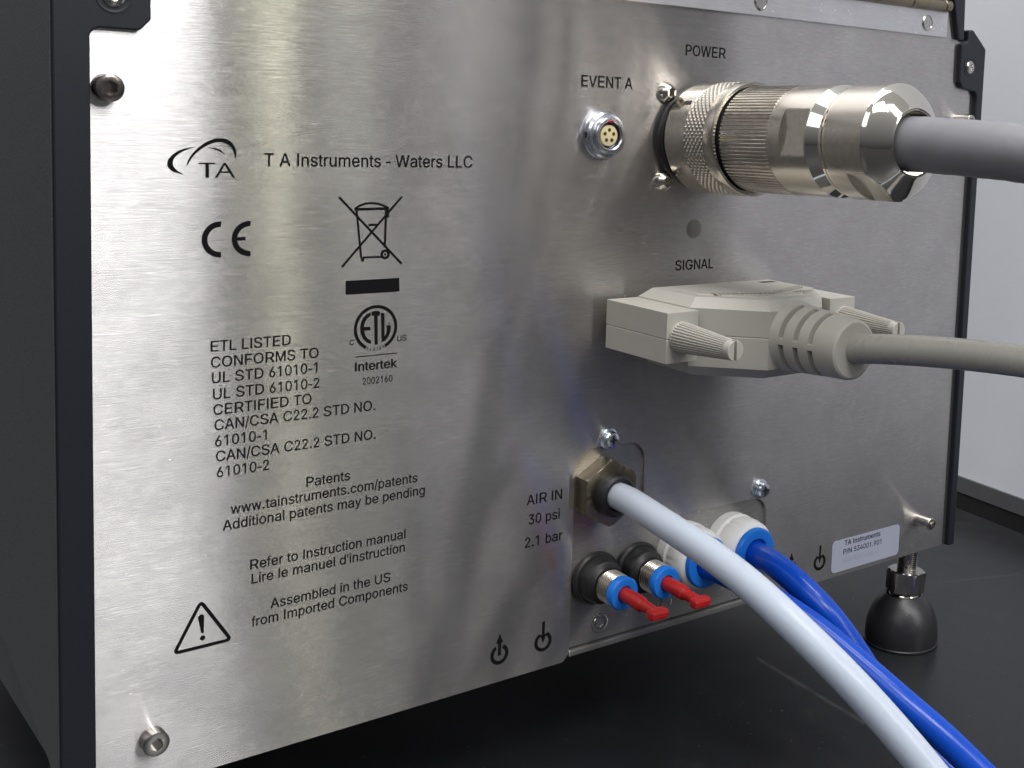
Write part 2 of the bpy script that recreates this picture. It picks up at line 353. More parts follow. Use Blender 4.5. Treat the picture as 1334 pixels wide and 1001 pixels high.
for (x, z) in ((-189.6, 103.4), (208.9, 106.3)):
    r_ = obj('frame_bolt', lathe_me([(0, 4.9), (.3, 4.9), (.34, 4.5), (.06, 3.9), (.05, .01)], 36), M['powder'], ins, (x, -H + .1, z))
    local('bolt_head', lathe_me([(.05, 3.2), (.45, 3.1), (.9, 2.4), (1.0, 1.5), (.5, 1.3), (.5, .01)], 28), M['steel'], r_, loc=(0, -.15 * S, 0))
# side panel with the sloping lower edge
sp_ = [(-1.2, 240), (-1.2, -133.7), (7, -131.1), (74, -111.2), (330, -35), (330, 240)]
v = [(-206.45, y, z) for y, z in sp_] + [(-204.0, y, z) for y, z in sp_]; n = len(sp_)
obj('side_panel', mesh(v, [tuple(range(n)), tuple(range(2 * n - 1, n - 1, -1))] + [(i, (i + 1) % n, n + (i + 1) % n, n + i) for i in range(n)]), M['side'], ins, bevel=.15)
obj('upper_door', MB().box(-194, 190, .2, 2.0, 137.9, 240).me(), M['hinge'], ins, bevel=.3)
# hinge along the top
hg = obj('hinge', MB().prism([(-185, 119.6), (190.8, 119.6), (190.8, 131.8), (-185, 131.8)], -1.5, -.02).me(), M['hinge'], ins, bevel=.3)
kn = lathe_me([(-185, 2.9), (190.8, 2.9)], 24)
kk = -180.0; idx = 0
while kk < 188:
    e_ = min(kk + 24.4, 190.8)
    v, f = lathe([(0, 2.5), (.4, 2.9), (e_ - kk - .8, 2.9), (e_ - kk - .4, 2.5)], 20)
    obj('hinge_knuckle', mesh([(-y, x, z) for x, y, z in v], f, 35), M['brass'], hg, (kk, -2.0, 134.6)); kk += 24.4
for x in (-152.2, -43.0, 66.2, 175.4):
    q = obj('rivet', lathe_me([(0, 3.9), (.15, 3.9), (.5, 3.4), (.55, 3.1), (.35, 2.9), (.35, .01)], 28), M['steel'], hg, (x, -1.5, 125.5))
# plugged hole under the power socket
obj('hole_plug', lathe_me([(-.1, 3.9), (.10, 3.9), (.22, 3.6), (.22, .01)], 36), M['plug'], ins, (35.7, -.05, 29.5))

# ---- screws
def socket_screw(x, z, r, h0, h1, m, y0=0., name='socket_screw', dome=0., label=None, tilt=0):
    o = obj(name, lathe_me([(0, r), (h0, r), (h1 - .25 * r, r), (h1, r * .85), (h1, r * .56), (h1 - .9 * r, r * .56), (h1 - .9 * r, .01)], 36, None, 30) if not dome else
            lathe_me([(0, r)] + [(dome * math.sin(a) + .2, max(r * math.cos(a), .5 * r)) for a in [i * PI / 16 for i in range(0, 7)]] + [(.2 + dome * .55, r * .42), (.2 + dome * .55, .01)], 36, None, 30),
            m, ins, (x, y0, z), label)
    # hexagonal key recess lining
    local('key_recess', lathe_me([(h1 - .85 * r if not dome else .3 + dome * .5, r * .46), (h1 - .12 * r if not dome else .2 + dome * .93, r * .5)], 6, None, 20, True), M['chrome' if dome else 'steel'], o) if False else None
    return o
def hexrecess_screw(x, z, r, h, m, y0=0., dome=False, label=None, shank=0.):
    """turned head with a six-sided key hole really sunk into it"""
    n = 36; rs = r * .48; d = r * .75
    def rf(hh, a, rr):
        if rr <= rs * 1.16 + 1e-6 and rr > .05: return rr * math.cos(PI / 6) / math.cos(((a + PI / 6) % (PI / 3)) - PI / 6)
        return rr
    if dome: pr_ = [(-.2, r)] + [(h * math.sin(a), r * math.cos(a)) for a in [i * PI / 18 for i in range(0, 6)]] + [(h * .93, rs * 1.16), (h * .93 - d * .7, rs * 1.05), (h * .93 - d * .7, .01)]
    elif shank: pr_ = [(-.2, r), (h - .6, r), (h - .1, r * .9), (h, r * .78), (h, rs * 1.16), (h - d, rs * 1.1), (h - d, .01)]
    else: pr_ = [(-.2, r), (h - .5, r), (h - .1, r * .95), (h, r * .86), (h, rs * 1.16), (h - d, rs * 1.1), (h - d, .01)]
    return obj('screw', lathe_me(pr_, n, rf, 32), m, ins, (x, y0, z), label)
hexrecess_screw(-191.4, 76.9, 4.1, 5.2, M['darksteel'], label='dull socket screw by the left frame, near the top')
hexrecess_screw(-179.2, -127.0, 4.0, 5.0, M['steel'])
hexrecess_screw(193.6, -124.0, 3.2, 8.8, M['steel'], shank=1, label='long bright socket screw standing proud of the panel')
hexrecess_screw(204.6, 80.0, 2.9, 9.0, M['steel'], shank=1)
hexrecess_screw(18.0, 85.0, 4.2, 4.4, M['chrome'], dome=True)
hexrecess_screw(17.6, 49.4, 4.2, 4.4, M['chrome'], dome=True)
hexrecess_screw(55.0, 85.0, 4.2, 4.4, M['chrome'], dome=True)
hexrecess_screw(55.0, 49.4, 4.2, 4.4, M['chrome'], dome=True)
def cross_screw(x, z):
    o = obj('screw', lathe_me([(0, 4.3), (.5, 4.3), (.7, 4.0), (.72, 3.7), (1.3, 3.9), (1.4, 3.5), (2.6, 3.45), (3.3, 2.9), (3.6, 1.9), (3.62, 1.0), (2.6, .5), (2.6, .01)], 32), M['zinc'], ins, (x, 0, z), 'bluish zinc cross-head screw with a spring washer')
    b = MB().box(-1.9, 1.9, -3.75, -3.45, -.33, .33); b.box(-.33, .33, -3.76, -3.44, -1.9, 1.9)
    local('cross_slot', b.me(), M['dark'], o)
cross_screw(-4.6, -54.2); cross_screw(80.8, -89.0)
for x, z in ((-4.7, -131.6), (29.0, -131.0), (70.0, -131.0)):
    o = obj('screw', lathe_me([(-.3, 4.2), (.12, 4.2), (.14, 3.9), (-.1, 3.5), (-.1, 3.2), (.25, 3.0), (.3, 1.9), (-.9, 1.7), (-.9, .01)], 30), M['steel'], ins, (x, 1.5, z), 'countersunk screw in the fitting plate')

# ---- small round five-pin socket
ev = obj('round_socket', lathe_me([(0, 9.3), (.9, 9.3), (1.0, 8.9), (1.05, 8.7), (1.3, 9.0), (3.4, 9.0), (4.2, 8.3), (4.4, 7.1), (5.6, 7.0), (6.1, 6.6), (6.1, 5.6), (5.7, 5.2), (3.6, 5.1), (3.6, .01)], 56), M['satin'], ins, (-12.9, 0, 67.3), 'small round chrome socket with five gold contacts')
v, f = lathe([(3.6, 4.0), (4.9, 4.0), (5.0, 3.8), (5.0, .01)], 40)
ci = local('contact_insert', mesh(v, f, 35), M['cream'], ev)
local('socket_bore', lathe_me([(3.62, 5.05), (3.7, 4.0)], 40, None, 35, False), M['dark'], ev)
for k in range(5):
    a = PI / 2 + k * 2 * PI / 5
    local('contact_hole', lathe_me([(4.7, .78), (5.12, .78), (5.12, .45), (5.04, .42), (5.04, .01)], 16), M['gold'], ev, loc=(2.15 * math.cos(a), 0, 2.15 * math.sin(a)))
    local('contact_hole', lathe_me([(5.0, .42), (5.07, .42), (5.07, .01)], 12), M['dark'], ev, loc=(2.15 * math.cos(a), 0, 2.15 * math.sin(a)))
local('red_dot', MB().box(-1.3, 1.3, -6.16, -5.2, 5.0, 5.9).me(), M['red'], ev, bevel=.2)
local('nut_notch', MB().box(-1.4, 1.4, -3.2, -1.4, 8.6, 9.03).me(), M['dark'], ev, bevel=.3)
local('nut_notch', MB().box(-9.03, -8.6, -3.2, -1.4, -1.2, 1.2).me(), M['dark'], ev, bevel=.3)

# ---- power socket flange, coloured black to stand in for the shadow gap at the ring
pf = MB(); pf.prism(arc(37.0, 67.2, 20.9, 0, 360, 48)[:-1], -1.8, 0)
obj('power_socket', pf.me(30), M['blackp'], ins, label='round flange of the power socket, black for the shadow gap')
# ---- signal socket shell behind the beige plug
sg = MB(); sg.box(1.5, 77, -1.2, 0, -15, 3); sg.box(6, 72, -4.6, -1.2, -13, 1)
ss = obj('signal_socket', sg.me(), M['steel'], ins, label='plated steel shell of the wide signal socket', bevel=.4)
for x in (-3.7, 83.6):
    obj('jack_post', lathe_me([(0, 3.1), (3.2, 3.1), (3.3, 2.0), (5.5, 2.0)], 6, None, 20), M['chrome'], ss, (x, -1.2, -6))

# ---- air inlet: brass bulkhead nut with black collar
def hexrf(R): return lambda h, a, rr: min(rr, R * math.cos(PI / 6) / math.cos(((a - PI / 2) % (PI / 3)) - PI / 6))
an = obj('air_inlet', lathe_me([(-1.5, 13.4), (-.9, 14.2), (5.2, 14.2), (6.2, 13.2), (6.3, 11.9), (6.3, 9)], 120, hexrf(13.9), 25), M['brass'], ins, (-6.6, 0, -75), 'brass hexagonal bulkhead nut round a black collar')
local('collar', lathe_me([(6, 8.8), (9.5, 8.8), (10.8, 8.3), (11.4, 7.3), (11.2, 5.9), (8, 5.7), (8, .01)], 48), M['blackp'], an)

# ---- push-in air fittings
def blocked_fitting(x, z, label):
    hexb = hexrf(9.9)
    o = obj('air_fitting', lathe_me([(-1.4, 10.4), (-.2, 10.9), (.8, 10.9), (1.6, 10.2), (1.7, 9.6), (5.6, 9.2), (6.8, 8.6), (7.6, 7.4), (8.6, 6.7), (8.6, .01)], 72,
            lambda h, a, rr: min(rr, hexrf(10.6)(h, a, rr)) if h > 1.65 and h < 7 else rr, 28), M['blackp'], ins, (x, 0, z), label)
    pr_ = [(8.5, 6.2)]
    for k in range(6): pr_ += [(8.7 + k * 1.15, 6.1), (9.0 + k * 1.15, 6.6), (9.4 + k * 1.15, 6.6), (9.7 + k * 1.15, 6.1)]
    dr = (math.radians(1.6), 0, 0)
    local('threaded_collar', lathe_me(pr_ + [(15.8, 6.2), (15.8, 5.0)], 56, None, 30), M['nickel'], o, loc=(.4, 0, -.3), rot=dr)
    local('release_ring', lathe_me([(15.6, 5.6), (15.9, 6.5), (18.8, 6.7), (19.4, 6.3), (19.6, 5.6), (19.4, 3.4), (17.5, 3.2)], 48, None, 40), M['bluep'], o, loc=(.4, 0, -.3), rot=dr)
    return o
blocked_fitting(-8.6, -111.2, 'black push-in air fitting, leftmost of the two')
blocked_fitting(12.6, -111.4, 'black push-in air fitting, right of its twin')
def hose_fitting(x, z, label):
    o = obj('hose_fitting', lathe_me([(-1.4, 13.2), (0, 13.5), (4.0, 13.5), (4.6, 13.0), (5.4, 12.8), (6.2, 13.1), (10.5, 13.1), (13.2, 12.6), (14.6, 11.7), (15.2, 10.9), (15.4, 10)], 72,
            lambda h, a, rr: rr - (.45 if (4.2 < h < 12 and math.cos(6 * a + .5) > .93) else 0), 30), M['whitep'], ins, (x, 0, z), label)
    local('release_ring', lathe_me([(14.4, 9.8), (14.8, 10.7), (16.9, 10.8), (17.6, 10.3), (17.8, 9.4), (17.5, 6.4), (15.7, 6.2)], 56, None, 40), M['bluep'], o)
    return o
hose_fitting(36.4, -109.2, 'white push-in hose fitting behind the milky hose')
hose_fitting(63.8, -110.4, 'white push-in hose fitting on the right, clear of the milky hose')

# ---- levelling foot
ft = obj('levelling_foot', vlathe_me([(0, 18.6), (.5, 19.2), (1.3, 19.2), (1.6, 18.8), (5, 18.9), (10, 18.5), (14, 17.5), (18, 15.9), (21, 14.1), (23.4, 12.0), (25.3, 9.8), (25.8, 9.1), (25.2, 8.7), (23, 8.4), (23, .01)], 72, 40), M['rubber'], ins, (194.8, 8, TZ), 'black domed levelling foot under the right corner')
pr_ = [(22, 5.0)]
for k in range(30): pr_ += [(24 + k * 1.05, 4.5), (24.3 + k * 1.05, 5.1), (24.7 + k * 1.05, 5.1), (25.0 + k * 1.05, 4.5)]
LT = (0, math.radians(3.4), 0)
local('threaded_stem', vlathe_me(pr_, 36, 25), M['steel'], ft, loc=(-.9, 0, 0), rot=LT)
local('foot_ball', vlathe_me([(21, 7.6), (24, 8.3), (25.4, 8.3), (26.4, 7.6), (27, 7.2)], 48, 40), M['chrome'], ft, loc=(-.9, 0, 0), rot=LT)
def hx(h, a, rr): return min(rr, 10.3 * math.cos(PI / 6) / math.cos(((a - .15) % (PI / 3)) - PI / 6))
local('lock_nut', vlathe_me([(26.6, 8.6), (27.4, 10.0), (36.6, 10.4), (37.8, 9.6), (38.2, 8.8), (38.2, .01)], 120, 25, hx), M['steel'], ft, loc=(-.9, 0, 0), rot=LT)

# ------------------------------------------------------------------ printing on the panel
D = {'TEXT': [('T A Instruments - Waters LLC', -144.42, -69.15, 54.27, 4.14, 0), ('ETL LISTED', -161.13, -135.31, -4.48, 3.41, 0), ('CONFORMS TO', -161.03, -125.76, -9.62, 3.41, 0), ('UL STD 61010-1', -160.72, -126.11, -14.64, 3.41, 0), ('UL STD 61010-2', -160.38, -125.39, -19.91, 3.41, 0), ('CERTIFIED TO', -160.24, -128.03, -25.02, 3.41, 0), ('CAN/CSA C22.2 STD NO.', -159.92, -105.12, -30.04, 3.41, 0), ('61010-1', -159.7, -143.09, -35.32, 3.41, 0), ('CAN/CSA C22.2 STD NO.', -159.43, -104.82, -40.3, 3.41, 0), ('61010-2', -159.11, -142.28, -45.53, 3.41, 0), ('Patents', -129.58, -114.09, -53.49, 3.35, 0), ('www.tainstruments.com/patents', -154.73, -88.58, -58.38, 3.35, 0), ('Additional patents may be pending', -157.29, -85.6, -63.44, 3.35, 0), ('Refer to Instruction manual', -148.38, -92.87, -78.34, 3.35, 0), ("Lire le manuel d'instruction", -147.91, -93.06, -83.22, 3.35, 0), ('Assembled in the US', -141.55, -98.46, -93.12, 3.35, 0), ('from Imported Components', -147.87, -91.67, -97.97, 3.35, 0), ('AIR IN', -42.36, -26.13, -75.27, 3.94, 0), ('30 psi', -41.18, -26.93, -83.09, 3.94, 0), ('2.1 bar', -42.63, -25.42, -92.03, 3.94, 0), ('EVENT A', -23.17, 1.17, 85.55, 4.3, 0), ('POWER', 27.43, 49.07, 100.56, 4.27, 0), ('SIGNAL', 26.49, 47.14, 12.47, 4.15, 0), ('Intertek', -112.86, -97.24, -15.71, 3.1, 0.035), ('2002160', -110.01, -98.9, -20.61, 2.3, 0), ('C', -114.92, -113.26, -6.44, 1.9, 0), ('US', -97.34, -93.87, -6.52, 2.0, 0)], 'STICKT': [('TA Instruments', 138.54, 164.44, -127.0), ('P/N 534001.901', 138.06, 165.43, -131.26), ('S/N 5341-0662', 138.01, 163.74, -135.58)], 'STICK': [(130.43, -123.45), (179.3, -123.84), (178.52, -139.68), (130.01, -138.95)], 'LOGO': [[(-165.74, 60.14), (-168.7, 59.54), (-171.35, 58.46), (-173.28, 56.74), (-174.09, 54.92), (-173.69, 53.59), (-172.24, 52.32), (-169.01, 51.35), (-170.95, 52.63), (-172.12, 53.84), (-172.46, 55.23), (-171.76, 56.76), (-170.18, 58.12), (-168.11, 59.18)], [(-168.24, 54.23), (-168.12, 55.46), (-167.05, 57.43), (-165.44, 59.29), (-163.34, 61.04), (-160.93, 62.32), (-158.5, 62.87), (-156.05, 62.55), (-154.32, 61.22), (-153.32, 59.17), (-153.25, 57.92), (-153.56, 56.22), (-153.94, 58.22), (-154.81, 59.96), (-156.17, 61.06), (-158.19, 61.64), (-160.32, 61.35), (-162.74, 60.19), (-164.84, 58.68), (-166.63, 56.82)], [(-162.14, 59.96), (-160.02, 59.87), (-158.19, 59.28), (-156.53, 57.75), (-158.49, 58.78), (-160.02, 59.38)], [(-164.78, 55.18), (-159.83, 55.23), (-159.83, 54.73), (-161.65, 54.72), (-161.65, 50.57), (-162.74, 50.56), (-162.74, 54.71), (-164.78, 54.69)], [(-157.14, 55.25), (-156.53, 55.26), (-153.54, 50.58), (-154.41, 50.58), (-155.29, 52.08), (-158.24, 52.07), (-159.03, 50.57), (-159.83, 50.57)]], 'LOGOHOLE': [(-157.93, 52.57), (-156.83, 54.51), (-155.66, 52.58)], 'CE': {'Cl': (-163.87, 31.43), 'Ci': (-162.13, 31.38), 'Ct': (-158.61, 36.77), 'Cb': (-158.18, 25.48), 'El': (-154.62, 31.23), 'Ei': (-152.88, 31.17), 'Et': (-149.49, 36.79), 'Eb': (-149.0, 25.51), 'B1': (-150.26, 31.14), 'bt': (-150.84, 31.69), 'bb': (-150.83, 30.61)}, 'BIN': [[(-119.21, 44.14), (-96.13, 20.67)], [(-96.42, 44.13), (-117.92, 20.54)], [(-112.98, 39.8), (-111.1, 23.3)], [(-102.25, 39.63), (-102.54, 26.54)], [(-110.48, 23.47), (-103.98, 23.41)], [(-113.68, 39.93), (-101.7, 40.02)], [(-113.68, 40.01), (-111.97, 41.15), (-109.91, 41.83), (-107.84, 42.04), (-105.53, 41.81), (-103.42, 41.15), (-101.49, 40.22)], [(-101.71, 40.62), (-101.57, 36.93)], [(-108.65, 34.55), (-105.63, 34.56)], [(-110.56, 23.36), (-110.55, 22.1)]], 'WHEEL': (-102.38, 24.26), 'BAR': [(-116.56, 15.78), (-96.99, 15.75), (-96.91, 11.09), (-116.29, 10.9)], 'TRI': [(-164.25, -85.73), (-171.97, -100.76), (-154.78, -100.45)], 'EXC': [(-164.06, -90.82), (-163.65, -95.91), (-163.58, -97.78)], 'SYM': [(-52.75, -132.14), (-33.02, -132.0), (103.08, -130.35), (122.01, -131.79)], 'SYMtop': [(-52.98, -123.99), (-33.11, -123.84), (102.22, -123.16), (122.16, -123.24)], 'SYMr': (-56.65, -131.13), 'ETL': {'l': (-113.33, -0.73), 'r': (-97.53, -1.63), 't': (-105.25, 7.09), 'b': (-105.24, -9.58), 'li': (-112.3, -0.81), 'u1': (-112.92, -10.71), 'u2': (-97.34, -10.68)}, 'ETLG': [[(-107.39, 4.37), (-108.89, 3.81), (-110.19, 2.51), (-111.0, 0.58), (-111.15, -1.06), (-110.88, -2.75), (-110.09, -4.47), (-108.74, -5.92), (-107.16, -6.66), (-107.17, -5.39), (-108.24, -4.8), (-109.2, -3.55), (-109.61, -1.78), (-107.4, -1.86), (-107.42, -0.63), (-109.8, -0.51), (-109.37, 1.29), (-108.34, 2.64), (-107.37, 3.14)], [(-107.08, 4.61), (-105.39, 4.83), (-103.97, 4.46), (-103.95, 2.99), (-104.8, 3.05), (-104.57, -7.02), (-105.74, -7.02), (-106.14, 3.15), (-106.99, 3.14)], [(-103.61, 4.04), (-102.29, 3.74), (-102.12, -4.47), (-101.53, -3.51), (-101.31, -2.01), (-101.33, -0.56), (-99.86, -0.68), (-99.87, -2.29), (-100.27, -3.78), (-101.14, -5.23), (-102.03, -6.0), (-103.16, -6.47)]], 'TRscrew': (204.55, 80.13), 'BLs': (-179.31, -127.43), 'TLs': (-191.5, 77.12), 'BRs': (193.79, -124.11)}
YT = -.06
